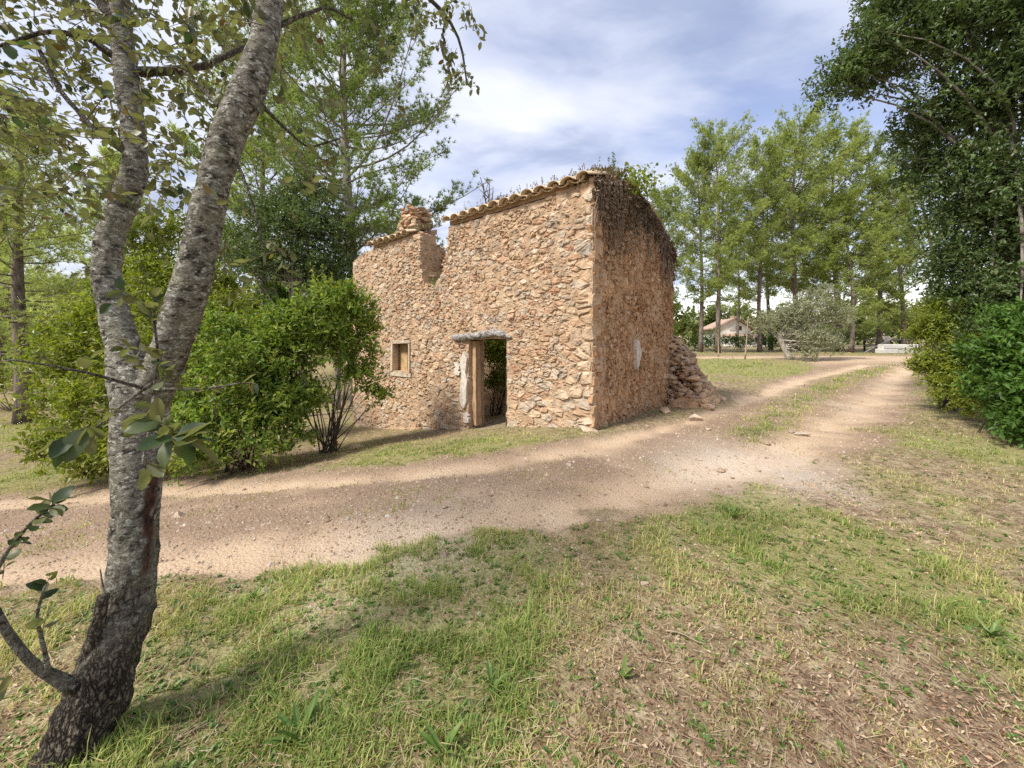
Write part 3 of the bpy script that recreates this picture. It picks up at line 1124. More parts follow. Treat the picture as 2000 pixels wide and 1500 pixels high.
def door_and_window():
    # weathered lintel, bowed like the branch it was cut from
    pts = [np.append(fp(t, z, 0.03), r) for t, z, r in ((3.70, 1.61, 0.075), (3.35, 1.615, 0.08), (2.9, 1.65, 0.08), (2.5, 1.70, 0.085), (2.25, 1.705, 0.08), (2.05, 1.66, 0.06), (1.88, 1.61, 0.025))]
    V, fs = log(pts, 14, 0.02, 3)
    obj('lintel', mesh('lintel', V - H0, fs, M['lintel'], {'tint': np.zeros(len(V))}), house)
    # inner lintel boards carry the wall through its thickness
    g = Geo()
    for s in (0.17, 0.34):
        box(g, fp(1.9, 1.56, -s), fp(3.4, 1.56, -s) - fp(1.9, 1.56, -s), np.append(DS, 0) * 0.14, (0, 0, 0.12), 0.5, 0.006)
    obj('inner_lintel', g.mesh('inner_lintel', M['dark_wood'], H0), house)
    zb = float(gz(*(C0 + 3.2 * DF)))
    g = Geo()
    box(g, fp(3.06, zb + 0.1, -0.10), fp(3.21, 0, -0.10) - fp(3.06, 0, -0.10), np.append(DS, 0) * 0.14, (0, 0, 1.44 - zb), 0.5, 0.012)
    obj('door_post', g.mesh('door_post', M['warm_wood'], H0), house)
    g = Geo()
    zb2 = float(gz(*(C0 + 2.1 * DF)))
    box(g, fp(2.04, zb2 - 0.05, -0.16), fp(2.21, 0, -0.16) - fp(2.04, 0, -0.16), np.append(DS, 0) * 0.12, (0, 0, 1.50 - zb2), 0.5, 0.012)
    o = obj('door_post', g.mesh('door_post_dark', M['dark_wood'], H0), house)
    o['label'] = 'dark rotten door post'
    # plaster left on the face beside the opening
    for ci, (z0, z1, t0, t1) in enumerate(((-0.02, 1.28, 3.24, 3.44), (-0.36, -0.12, 3.18, 3.34), (0.72, 1.02, 3.50, 3.66))):
        n = 9
        zz = np.linspace(z0, z1, n)
        jl, jr = rng.normal(size=n) * 0.025, rng.normal(size=n) * 0.025
        taper = np.minimum(1, np.minimum(np.arange(n), np.arange(n)[::-1]) * 0.5 + 0.4)
        mid = 0.5 * (t0 + t1)
        a = mid + (t0 - mid) * taper + jl
        b = mid + (t1 - mid) * taper + jr
        V = np.concatenate([fp(a, zz, 0.058), fp(b, zz, 0.058), fp(a, zz, -0.02), fp(b, zz, -0.02)])
        i = np.arange(n - 1)
        q = np.concatenate([np.stack([i, i + n, i + n + 1, i + 1], -1), np.stack([i, i + 1, i + 1 + 2 * n, i + 2 * n], -1), np.stack([i + n, i + 3 * n, i + 1 + 3 * n, i + 1 + n], -1),
                            [[0, 2 * n, 3 * n, n], [n - 1, 2 * n - 1, 4 * n - 1, 3 * n - 1]]])
        obj('plaster_patch', mesh('plaster_patch', V - H0, [q], M['plaster'], {'tint': np.zeros(len(V))}), house)
    # blocked window: stone frame and an ochre panel set back
    w = WIN
    panel = Geo()
    nb = 2
    for i in range(nb):
        ta, tb = w[0] + (w[1] - w[0]) * i / nb, w[0] + (w[1] - w[0]) * (i + 1) / nb
        box(panel, fp(ta + 0.006, w[2] - 0.02, -0.20), fp(tb - 0.006, 0, -0.20) - fp(ta + 0.006, 0, -0.20), np.append(DS, 0) * 0.05, (0, 0, w[3] - w[2] + 0.04), rng.random(), 0.006)
    win = obj('window', panel.mesh('window', M['board'], H0), house)
    for (ta, tb, za, zb_) in ((w[0] - 0.07, w[1] + 0.09, w[2] - 0.11, w[2] + 0.005), (w[0] - 0.05, w[1] + 0.07, w[3] - 0.01, w[3] + 0.09), (w[0] - 0.055, w[0] + 0.02, w[2] + 0.01, w[3] - 0.015), (w[1] - 0.02, w[1] + 0.06, w[2] + 0.01, w[3] - 0.015)):
        g = Geo()
        box(g, fp(ta, za, 0.045), fp(tb, 0, 0.045) - fp(ta, 0, 0.045), np.append(DS, 0) * 0.2, (0, 0, zb_ - za), 0.8, 0.008)
        obj('frame_stone', g.mesh('frame_stone', M['stone'], H0), win)


door_and_window()


def canal_tile(cover=True, L=0.46, r0=0.152, r1=0.125, th=0.018):
    """along +Y (up the slope), opening down"""
    n, m = 9, 4
    a = np.linspace(math.radians(8), math.radians(172), n)
    V, q = [], []
    for k in range(m):
        s = k / (m - 1)
        r = r0 + (r1 - r0) * s
        for rr in (r, r - th):
            x = rr * np.cos(a)
            z = rr * np.sin(a) * 0.70
            V.append(np.column_stack([x, np.full(n, L * s), z if cover else -z]))
    V = np.concatenate(V)
    I = lambda k, lay, i: (k * 2 + lay) * n + i
    for k in range(m - 1):
        for i in range(n - 1):
            q.append((I(k, 0, i), I(k, 0, i + 1), I(k + 1, 0, i + 1), I(k + 1, 0, i)))
            q.append((I(k, 1, i + 1), I(k, 1, i), I(k + 1, 1, i), I(k + 1, 1, i + 1)))
        for i in (0, n - 1):
            q.append((I(k, 0, i), I(k + 1, 0, i), I(k + 1, 1, i), I(k, 1, i)))
    for k in (0, m - 1):
        for i in range(n - 1):
            q.append((I(k, 0, i), I(k, 1, i), I(k, 1, i + 1), I(k, 0, i + 1)))
    return V, np.array(q)


def eaves():
    me_c = mesh('tile', *(lambda v: (v[0], [v[1]]))(canal_tile(True)), M['tile'], None, True)
    me_g = mesh('channel_tile', *(lambda v: (v[0], [v[1]]))(canal_tile(False)), M['tile'], None, True)
    pitch = math.atan2(0.42, 1.45)
    ex, ey = Vector((-DF[0], -DF[1], 0)), Vector((DS[0] * math.cos(pitch), DS[1] * math.cos(pitch), math.sin(pitch)))
    ez = ex.cross(ey)
    B = Matrix((ex, ey, ez)).transposed()

    def put(me, name, t, s, z, roll=0.0, yaw=0.0):
        o = obj(name, me, house)
        R = B.to_4x4() @ Matrix.Rotation(yaw, 4, 'Z') @ Matrix.Rotation(roll, 4, 'Y')
        R.translation = Vector(fp(t, z, -s) - H0)
        o.matrix_basis = R
    for (ta, tb, n, z0) in ((-0.04, 3.98, 13, 4.355), (5.42, 7.55, 7, 4.36)):
        for i in range(n):
            t = ta + (tb - ta) * (i + 0.5) / n
            put(me_c, 'tile', t, -0.17 + rng.uniform(-0.02, 0.02), z0 + 0.035 + rng.uniform(-0.012, 0.012), rng.normal() * 0.05, rng.normal() * 0.04)
            put(me_c, 'tile', t, 0.20 + rng.uniform(-0.03, 0.03), z0 + 0.035 + 0.13 + rng.uniform(-0.012, 0.012), rng.normal() * 0.05, rng.normal() * 0.04)
            if i < n - 1:
                tm = t + (tb - ta) / n * 0.5
                put(me_g, 'channel_tile', tm, -0.11 + rng.uniform(-0.02, 0.02), z0 + 0.115, rng.normal() * 0.04)
    # stump of roof behind the tiles: earth and broken boards
    for (t0, t1, s1, zz) in ((0.06, 3.92, 1.1, 4.41), (5.55, 7.6, 0.9, 4.41)):
        nt_, ns = 40, 16
        T, S = np.meshgrid(np.linspace(t0, t1, nt_), np.linspace(0.03, s1, ns), indexing='ij')
        Z = zz + S * math.tan(pitch) + 0.02
        Pt = fp(T.ravel(), Z.ravel(), -S.ravel())
        Pt[:, 2] += (fbm(Pt * 3, 3, 90) - 0.4) * 0.16
        Pb = fp(T.ravel(), Z.ravel() - 0.11, -S.ravel())
        i, j = np.meshgrid(np.arange(nt_ - 1), np.arange(ns - 1), indexing='ij')
        b = (i * ns + j).ravel()
        top = np.stack([b, b + ns, b + ns + 1, b + 1], -1)
        n = nt_ * ns
        edge = []
        for i in range(nt_ - 1):
            for j0 in (0, ns - 1):
                a, c = i * ns + j0, (i + 1) * ns + j0
                edge.append((a, c, c + n, a + n))
        for j in range(ns - 1):
            for i0 in (0, nt_ - 1):
                a, c = i0 * ns + j, i0 * ns + j + 1
                edge.append((a, c, c + n, a + n))
        V = np.concatenate([Pt, Pb])
        obj('roof', mesh('roof', V - H0, [np.concatenate([top, top[:, ::-1] + n, np.array(edge)])], M['mortar'], {'tint': np.zeros(len(V))}), house)


eaves()


def chimney():
    c = fp(6.56, 4.5, -0.85)
    g = Geo()
    hgt = 1.22
    for k in range(13):
        zf = k / 12
        z = 4.25 + hgt * zf
        wa = 0.54 * (1 - 0.48 * zf) + 0.02 * rng.normal()
        wb = 0.40 * (1 - 0.35 * zf) + 0.02 * rng.normal()
        if zf > 0.75:
            wa *= 0.85
        nper = 13
        for i in range(nper):
            u = (i + rng.random() * 0.5 + 0.5 * (k % 2)) / nper * 4
            side, f = int(u) % 4, (u % 1) * 2 - 1
            x, y = [(f, -1), (1, f), (-f, 1), (-1, -f)][side]
            p = c[:2] + DF * x * wa - DS * (-y) * wb
            if zf > 0.5 and x < -0.3 and rng.random() < 0.35:
                continue
            rock(g, (p[0], p[1], z + rng.normal() * 0.025), np.array([1, 1, 1]) * rng.uniform(0.08, 0.17), rng.uniform(0.45, 0.9))
        for _ in range(3):
            p = c[:2] + DF * rng.uniform(-.5, .5) * wa + DS * rng.uniform(-.5, .5) * wb
            rock(g, (p[0], p[1], z), 0.2, 0.5)
    obj('chimney', g.mesh('chimney', M['rubble'], H0), house)
    # ragged stones crowning the broken wall heads
    g = Geo()
    for t in np.concatenate([np.arange(4.05, 5.1, 0.09), np.arange(7.6, 8.8, 0.12), np.arange(5.15, 5.5, 0.08)]):
        for s in (0.1, 0.28, 0.42):
            p = fp(t + rng.normal() * 0.03, float(top_front(np.array([t]))[0]) + 0.02, -s)
            rock(g, p, rng.uniform(0.07, 0.14), 0.55)
    for u in np.arange(0.1, 1.35, 0.11):
        z = np.interp(u, [0, 0.5, 0.9, 1.35], [4.3, 4.2, 4.0, 3.0])
        for s in (0.05, 0.25):
            rock(g, fp(5.13 + s, z + 0.02, -u), rng.uniform(0.07, 0.15), 0.55)
    # stones bedded in the flank of the cross wall
    for _ in range(260):
        u, z = rng.uniform(0.05, 1.3), rng.uniform(1.5, 4.25)
        if z < np.interp(u, [0, 0.5, 0.9, 1.35], [4.3, 4.2, 4.0, 3.0]):
            rock(g, fp(5.13, z, -u), rng.uniform(0.05, 0.10), 0.6)
    obj('broken_wall_head', g.mesh('broken_wall_head', M['rubble'], H0), house, kind='stuff')


chimney()


# ------------------------------------------------------------------ rubble heap against the back of the end wall, stones lying about
def rubble():
    base = rp(4.2, 0, 0.25)
    base[2] = float(gz(base[0], base[1]))
    root = thing('rubble_heap', 'sloping heap of fallen stones against the rear corner of the ruin', 'rubble heap', base)
    g = Geo()
    big = []
    for _ in range(2300):
        a = rng.uniform(-0.7, 2.2)
        r = 3.95 + rng.uniform(-0.25, 1.35)
        o = rng.uniform(-0.2, 0.9)
        h = 1.62 * max(0, 1 - max(o - 0.1, 0) / 0.8) * max(0, 1 - max(r - 4.5, 0) / 1.1) * (1 if r > 3.8 else 0.4)
        p = rp(r, 0, o)
        z = float(gz(p[0], p[1])) + h * rng.uniform(0.0, 1.03) ** 0.6
        s = rng.uniform(0.045, 0.12)
        if rng.random() < 0.10:
            s = rng.uniform(0.12, 0.19)
        big.append((s, (p[0], p[1], z)))
    big.sort(key=lambda b: -b[0])
    for i, (s, p) in enumerate(big):
        if i < 150:
            gg = Geo()
            rock(gg, p, s, 0.6, int(rng.integers(0, 4)) if i < 50 else None)
            obj('stone', gg.mesh('rubble_stone', M['rubble'], base), root)
        else:
            rock(g, p, s, 0.65)
    obj('small_stones', g.mesh('heap_stones', M['rubble'], base), root, kind='stuff')


rubble()


def loose_stone(px, py, wpx, label, tint, k, flat=0.55, mat='rubble', name='stone', group=None, cat='stone'):
    b = on_ground(px, py)
    s = wpx / F * b[1] * 0.5
    b[2] = float(gzn(np.array([b[0]]), np.array([b[1]]))[0])
    g = Geo()
    rock(g, (b[0], b[1], b[2] + s * flat * 0.35), s, flat, k, tint)
    o = obj(name, g.mesh(name, M[mat], b), None, b)
    tag(o, label, cat, group)


loose_stone(1345, 792, 74, 'large flattish orange-brown boulder lying at the foot of the rubble heap', 0.75, 0, 0.42, 'chip', 'boulder', cat='boulder')
loose_stone(1388, 768, 36, 'tan stone between the rubble heap and the track edge', 0.6, 1)
loose_stone(1300, 806, 34, 'brown stone at the base of the end wall near the boulder', 0.2, 2)
loose_stone(1145, 842, 42, 'flat pale stone at the foot of the sharp house corner', 0.9, 3, 0.4)
loose_stone(1355, 817, 30, 'pale stone lying alone on the sandy rut past the house corner', 0.9, 1)
loose_stone(1565, 842, 30, 'whitish flat stone in the middle of the track beside the green strip', 0.95, 2, 0.4)
loose_stone(652, 868, 34, 'rounded pale stone under the bare stems of the multi-stemmed shrub', 0.7, 0)
loose_stone(690, 872, 40, 'reddish flat stone beside the multi-stemmed shrub, nearer the wall', 0.35, 1, 0.4)
loose_stone(628, 876, 26, 'small grey stone at the shade edge of the multi-stemmed shrub', 0.9, 3)
loose_stone(1385, 838, 18, 'bleached small stone at the edge of the rubble apron by the track', 0.95, 4)
LOOSE = [(1260, 1142, 22, 'pale pebble-like stone lying alone in the grass below the gravel patch'), (1405, 905, 22, 'small whitish stone at the middle of the pale gravel patch'), (1430, 918, 16, 'tiny stone on the near edge of the pale gravel patch'),
         (960, 960, 14, 'small stone on the reddish gravel strip in line with the door'), (870, 985, 15, 'small stone on the gravel strip, a step nearer the oak than the door'), (1500, 862, 18, 'small stone just below the grassy centre strip of the track'),
         (1545, 838, 16, 'small stone touching the nearer end of the grassy centre strip'), (1130, 955, 14, 'small stone on the gravel in line with the house corner'), (640, 1010, 13, 'small stone on the track in line with the multi-stemmed shrub'),
         (760, 1000, 15, 'small stone on the track in line with the boarded window'), (1260, 935, 16, 'small stone on the track in line with the plaster patch'), (1480, 905, 15, 'small stone on the far fringe of the pale gravel patch'),
         (1110, 905, 13, 'small stone on the far rut close to the house corner'), (1300, 880, 14, 'small stone on the far rut in line with the rubble heap')]
for px, py, w, lab in LOOSE:
    loose_stone(px, py, w, lab, rng.random(), int(rng.integers(4, 9)), 0.55, 'pebble', group='small loose stones on the track')



# ------------------------------------------------------------------ plants on the ruin
def dead_creeper():
    b = rp(1.5, 4.6, 0)
    g = Geo()
    n = 5200
    r = rng.uniform(-0.02, 4.15, n)
    drop = np.abs(rng.normal(size=n)) * (0.36 + 0.12 * np.sin(r * 2.1) + 0.2 * (vnoise(np.column_stack([r * 3, r * 0]), 3) - 0.5)) * np.interp(r, [0, 0.4, 1.4, 4.1], [0.6, 1, 1.2, 0.8])
    z = top_end(r) + 0.06 - drop
    out = rng.uniform(-0.02, 0.06, n) * (1 - np.clip(drop - 0.6, 0, 1) * 0.6) + 0.01
    C = rp(r, z, out)
    D = nrm(np.column_stack([rng.normal(size=n) * 0.45 + NR[0] * 0.35, rng.normal(size=n) * 0.45 + NR[1] * 0.35, -np.abs(rng.normal(size=n)) * 0.9 - 0.1]))
    U = nrm(np.column_stack([NR[0] + rng.normal(size=n) * 0.6, NR[1] + rng.normal(size=n) * 0.6, rng.normal(size=n) * 0.6]))
    leaf_geo(g, C, D, U, rng.uniform(0.05, 0.13, n), 0.36, fold=0.1)
    # crest over the wall head
    m = 5000
    r = rng.uniform(0.0, 4.15, m)
    s = rng.uniform(-0.05, 0.55, m)
    C = rp(r, top_end(r) + rng.uniform(-0.04, 0.09, m), -s)
    leaf_geo(g, C, nrm(rdir(m) + np.array([0, 0, 0.5])), rdir(m), rng.uniform(0.06, 0.15, m), 0.3)
    # old vine stems
    k = 70
    r0 = rng.uniform(0.05, 4.0, k)
    z0 = top_end(r0) + 0.02
    dz = rng.uniform(0.5, 1.6, k)
    dr = rng.normal(size=k) * 0.25
    ss = np.linspace(0, 1, 7)
    Pt = rp(r0[:, None] + dr[:, None] * ss + 0.05 * np.sin(ss * 9 + r0[:, None] * 5), z0[:, None] - dz[:, None] * ss, 0.06 + 0.02 * np.sin(ss * 7 + r0[:, None]))
    V, fs = tubes(Pt, np.broadcast_to(np.linspace(0.013, 0.005, 7), (k, 7)), 5)
    g.add(V, fs, 0.75)
    o = obj('dead_creeper', g.mesh('dead_creeper', M['dead'], b), None, b)
    tag(o, 'dry brown creeper matted over the top of the end wall', 'creeper')


def roof_plants():
    b = fp(2, 4.5, -0.5)
    g = Geo()
    n = 5200
    t = np.where(rng.random(n) < 0.72, rng.uniform(-0.05, 3.95, n), rng.uniform(5.1, 8.3, n))
    s = rng.uniform(0.12, 1.35, n) * np.where(t > 4.5, 0.5, 1)
    cl = fbm(np.column_stack([t * 2.2, s * 2.2]), 3, 61)
    C = fp(t, 4.45 + s * 0.29 + 0.02, -s)
    D = nrm(np.column_stack([rng.normal(size=(n, 2)) * 0.45, np.ones(n)]))
    L = rng.uniform(0.06, 0.20, n) * (0.5 + cl)
    leaf_geo(g, C, D, rdir(n), L, 0.14)
    # seed stalks standing against the sky
    k = 150
    t = rng.uniform(0.0, 3.9, k)
    s = rng.uniform(0.2, 1.2, k)
    A = fp(t, 4.45 + s * 0.29, -s)
    B = A + np.column_stack([rng.normal(size=(k, 2)) * 0.05, rng.uniform(0.15, 0.42, k)])
    V, fs = tubes(np.stack([A, 0.5 * (A + B) + rng.normal(size=(k, 3)) * 0.01, B], 1), np.broadcast_to([0.004, 0.003, 0.002], (k, 3)), 3)
    g.add(V, fs, 0.3)
    hd = np.repeat(B, 4, 0) - np.array([0, 0, 1]) * rng.uniform(0, 0.10, (4 * k, 1))
    leaf_geo(g, hd, nrm(rdir(4 * k) + np.array([0, 0, 0.8])), rdir(4 * k), 0.045, 0.5, tint=np.full(4 * k, 0.35))
    obj('roof_grass', g.mesh('roof_grass', M['dry'], b), None, b, 'stuff')
    # bare dead saplings on the roof
    def bare(name, label, t, s, h, seed):
        base = fp(t, 4.45 + s * 0.29, -s)
        r = np.random.default_rng(seed)
        g = Geo()
        for i in range(4):
            lean = np.append(r.normal(size=2) * 0.2, 0)
            tip = base + lean * h + np.array([0, 0, h * r.uniform(0.6, 1.0)])
            pts = np.linspace(base, tip, 6) + np.append(r.normal(size=2), 0) * 0.05 * np.sin(np.linspace(0, 3, 6))[:, None]
            V, fs = tubes(pts[None], np.linspace(0.020, 0.008, 6)[None], 5)
            g.add(V, fs, 0.5)
            for j in range(4):
                a = pts[r.integers(2, 5)]
                e = a + np.append(r.normal(size=2) * 0.12, r.uniform(0.08, 0.22))
                V, fs = tubes(np.linspace(a, e, 3)[None], np.array([[0.011, 0.008, 0.005]]), 4)
                g.add(V, fs, 0.5)
        tag(obj(name, g.mesh(name, M['twig'], base), None, base), label, 'dead sapling')
    bare('dead_sapling', 'leafless grey sapling standing on the roof above the tiled eave', 3.2, 0.6, 0.95, 5)
    # green creeper crest and a single upright sprig
    b = rp(1.5, 4.75, 0)
    g = Geo()
    n = 650
    C = b + rng.normal(size=(n, 3)) * np.array([0.26, 0.2, 0.13]) + np.append(NR * 0.08, 0.02)
    leaf_geo(g, C, nrm(rdir(n) + np.array([0, 0, -0.2])), nrm(rdir(n) + np.append(NR, 0.6)), rng.uniform(0.05, 0.11, n), 0.7)
    tag(obj('ivy', g.mesh('ivy', M['leaf_yellow'], b), None, b), 'small patch of living green creeper on the crest of the end wall', 'ivy')
    b = rp(1.15, 4.72, -0.15)
    g = Geo()
    V, fs = tubes(np.linspace(b, b + np.array([-0.03, 0, 0.62]), 5)[None], np.linspace(0.008, 0.003, 5)[None], 5)
    g.add(V, fs, 0.2)
    k = 46
    h = rng.uniform(0.05, 0.62, k)
    leaf_geo(g, b + np.column_stack([-0.05 * h, np.zeros(k), h]), nrm(np.column_stack([rng.normal(size=(k, 2)), np.full(k, 0.4)])), np.tile([0, 0, 1.0], (k, 1)), 0.10 * (1.1 - h), 0.5)
    tag(obj('sprig', g.mesh('sprig', M['leaf_gloss'], b), None, b), 'single upright leafy sprig rising above the wall crest', 'plant')
    # weeds in the gap of the wall
    b = fp(4.6, 2.95, -0.3)
    g = Geo()
    n = 260
    C = b + rng.normal(size=(n, 3)) * np.array([0.16, 0.16, 0.10])
    leaf_geo(g, C, nrm(rdir(n) + np.array([0, 0, 0.7])), rdir(n), rng.uniform(0.05, 0.12, n), 0.35)
    tag(obj('weed', g.mesh('weed', M['weed'], b), None, b), 'green weed growing in the collapsed gap between the two wall heads', 'plant')


dead_creeper()
roof_plants()


# ------------------------------------------------------------------ trees and shrubs
def crown(g, lobes, n, L, wr, kind='diamond', subs=16, shell=(0.55, 1.05), inner=0.18, squash=0.85, droop=0.0, keep=None, rs=(0.26, 0.46)):
    lobes = np.asarray(lobes, float)
    w = lobes[:, 3] ** 2
    cs, rr, ws = [], [], []
    for c, r_, wt in zip(lobes[:, :3], lobes[:, 3], w / w.sum()):
        d = rdir(subs)
        d[:, 2] = np.where(d[:, 2] < -0.5, -d[:, 2] * 0.3, d[:, 2])
        cs.append(c + d * r_ * rng.uniform(0.4, 0.85, (subs, 1)) * np.array([1, 1, squash]))
        rr.append(r_ * rng.uniform(rs[0], rs[1], subs))
        ws.append(np.full(subs, wt / subs))
    cs, rr, ws = np.concatenate(cs), np.concatenate(rr), np.concatenate(ws)
    ws = ws * rng.uniform(0.35, 1.65, len(ws))
    # leaves grow in sprays of eight
    m = n // 8 + 1
    k = rng.choice(len(cs), m, p=ws / ws.sum())
    d = rdir(m)
    d[:, 2] = np.where((d[:, 2] < -0.3) & (rng.random(m) < 0.6), -d[:, 2], d[:, 2])
    rad = rr[k][:, None] * rng.uniform(shell[0], shell[1], (m, 1))
    tw = cs[k] + d * rad
    li = rng.choice(len(lobes), m, p=w / w.sum())
    inn = rng.random(m) < inner
    tw[inn] = lobes[li[inn], :3] + rdir(inn.sum()) * lobes[li[inn], 3:4] * rng.random((inn.sum(), 1)) ** 0.5
    if keep is not None:
        ok = keep(tw)
        tw, d = tw[ok], d[ok]
        m = len(tw)
    td = nrm(d * 0.7 + rdir(m) * 0.6 + np.array([0, 0, 0.15 - droop]))
    Lm = L * 0.5 * (0.8 if np.ndim(L) == 0 else 1)
    i = np.repeat(np.arange(m), 8)
    f = np.tile(np.arange(8) / 8, m)
    nl = len(i)
    C = tw[i] + td[i] * (f[:, None] * L * 2.2) + rng.normal(size=(nl, 3)) * L * 0.18
    D = nrm(td[i] * 0.5 + rdir(nl) * 0.85)
    U = nrm(rdir(nl) * 0.55 + d[i] * 0.35 + np.array([0, 0, 0.75]))
    leaf_geo(g, C, D, U, L * rng.uniform(0.65, 1.2, nl), wr, kind, tint=np.clip(np.repeat(rng.random(m), 8) * 0.35 + rng.random(nl) * 0.4 + rng.random(len(cs))[k][i] * 0.25, 0, 1))
    return cs, rr


def branches(g, base, targets, r0, n=7, wob=0.12, k=6, split=0.35, r1=0.12):
    """curved limbs from a base point to each target"""
    B = len(targets)
    s = np.linspace(0, 1, n)
    a = np.asarray(base, float)
    if a.ndim == 1:
        a = np.tile(a, (B, 1))
    mid = a + (targets - a) * np.array([0.35, 0.35, 0.6]) + rng.normal(size=(B, 3)) * wob * np.linalg.norm(targets - a, axis=1, keepdims=True)
    s_ = s[None, :, None]
    Pt = (1 - s_) ** 2 * a[:, None] + 2 * s_ * (1 - s_) * mid[:, None] + s_ ** 2 * targets[:, None]
    R = r0 * (1 - s * (1 - r1))[None] * np.ones((B, 1))
    V, fs = tubes(Pt, R, k, False)
    g.add(V, fs, 0.5)


def lobe(px, py, rpx, Y):
    return np.append(P(px, py, Y), rpx / F * Y)


def shrub(name, label, cat, base, lobes, n, L, wr, mat, stem='stem', kind='diamond', nst=14, r0=0.02, trunk_name='stem', crown_name='crown', group=None, spread=0.15, **kw):
    root = thing(name, label, cat, base, group)
    g = Geo()
    cs, rr = crown(g, lobes, n, L, wr, kind, **kw)
    gs = Geo()
    # stray shoots that break the outline
    k = 70
    j = rng.integers(0, len(cs), k)
    ctr = np.asarray(lobes)[:, :3].mean(0)
    d = nrm(nrm(cs[j] - ctr) * 0.7 + rdir(k) * 0.5 + np.array([0, 0, 0.65]))
    a = cs[j] + d * rr[j][:, None] * 0.6
    ln = rng.uniform(0.25, 0.75, k) * rr[j] / 0.3 * 0.9
    ss = np.linspace(0, 1, 5)
    Pt = a[:, None] + d[:, None] * (ln[:, None] * ss)[:, :, None]
    Pt[:, :, 2] -= 0.12 * ln[:, None] * ss ** 2
    V, fs = tubes(Pt, np.broadcast_to(np.linspace(0.006, 0.002, 5), (k, 5)), 4, False)
    gs.add(V, fs, 0.5)
    m = 13
    f = np.tile((np.arange(m) + 0.5) / m, k)
    i = np.repeat(np.arange(k), m)
    C = a[i] + d[i] * (ln[i] * f)[:, None]
    C[:, 2] -= 0.12 * ln[i] * f ** 2
    leaf_geo(g, C, nrm(d[i] * 0.6 + rdir(k * m) * 0.8), nrm(rdir(k * m) * 0.5 + np.array([0, 0, 0.8])), L * rng.uniform(0.6, 1.1, k * m) * (1.1 - 0.4 * f), wr, kind, tint=np.clip(np.repeat(rng.uniform(0.2, 1, k), m) * 0.7 + rng.random(k * m) * 0.3, 0, 1))
    obj(crown_name, g.mesh(crown_name, M[mat], base), root)
    tg = cs[rng.choice(len(cs), min(nst, len(cs)), replace=False)]
    bb = np.asarray(base) + np.column_stack([rng.normal(size=(len(tg), 2)) * spread, np.full(len(tg), -0.05)])
    obj('shoots', gs.mesh('shoots', M[stem], base, True), root, kind='stuff')
    for b1, t1 in zip(bb, tg):
        g1 = Geo()
        branches(g1, b1, t1[None], r0 * rng.uniform(0.6, 1.25))
        obj(trunk_name, g1.mesh(trunk_name, M[stem], base, True), root)
    return root


def tree(name, label, base, trunk, lobes, n, L, wr, mat, bark='grey_bark', kind='diamond', nb=22, br=0.06, cat='tree', group=None, **kw):
    """trunk: list of (x,y,z,r) world points from the base up"""
    root = thing(name, label, cat, base, group)
    g = Geo()
    cs, rr = crown(g, lobes, n, L, wr, kind, **kw)
    obj('crown', g.mesh('crown', M[mat], base), root)
    gs = Geo()
    p = resample(np.array(trunk), 14)
    V, fs = tubes(p[None, :, :3], p[None, :, 3], 10)
    V = V + (np.stack([fbm(V * 4 + c * 9, 3, c) for c in range(3)], -1) - 0.5) * p[0, 3] * 0.5
    gs.add(V, fs, 0.5)
    tg = cs[rng.choice(len(cs), min(nb, len(cs)), replace=False)]
    st = p[rng.integers(6, 14, len(tg)), :3]
    branches(gs, st, tg, br)
    obj('trunk', gs.mesh('trunk', M[bark], base, True), root)
    return root


def gpt(px, Y):
    x = (px - CX) / F * Y
    return np.array([x, Y, float(gz(x, Y))])


# --- shrubs before the ruin
b = gpt(640, 8.0)
shrub('multi_stemmed_shrub', 'tall green shrub with bare upright stems, close to the boarded window', 'shrub', b,
      [lobe(650, 630, 82, 8.0), lobe(600, 690, 75, 7.8), lobe(690, 700, 62, 8.1), lobe(640, 590, 50, 8.0), lobe(570, 630, 50, 7.9), lobe(560, 730, 45, 7.6), lobe(715, 640, 35, 8.1), lobe(700, 740, 38, 8.0), lobe(575, 790, 55, 7.5), lobe(560, 700, 60, 7.7), lobe(730, 770, 26, 8.0), lobe(545, 660, 50, 7.9)], 13500, 0.115, 0.46, 'leaf_shrub', nst=26, r0=0.017, inner=0.1, spread=0.12, subs=16, rs=(0.16, 0.5))
b = gpt(470, 7.0)
shrub('broad_shrub', 'broad bright green shrub with large oval leaves, between the oak and the multi-stemmed shrub', 'shrub', b,
      [lobe(430, 790, 95, 6.9), lobe(500, 800, 80, 7.0), lobe(400, 720, 80, 7.2), lobe(480, 720, 85, 7.2), lobe(540, 840, 50, 6.9), lobe(390, 850, 60, 6.6), lobe(460, 850, 60, 6.6), lobe(530, 740, 55, 7.2), lobe(350, 800, 60, 6.9), lobe(440, 670, 70, 7.4), lobe(570, 790, 50, 7.2), lobe(510, 885, 35, 6.5), lobe(420, 890, 40, 6.4), lobe(570, 860, 40, 6.9), lobe(545, 810, 60, 7.1), lobe(370, 900, 40, 6.3), lobe(350, 850, 50, 6.5)], 14500, 0.115, 0.46, 'leaf_shrub', nst=16, subs=18, rs=(0.16, 0.48))
b = gpt(180, 7.6)
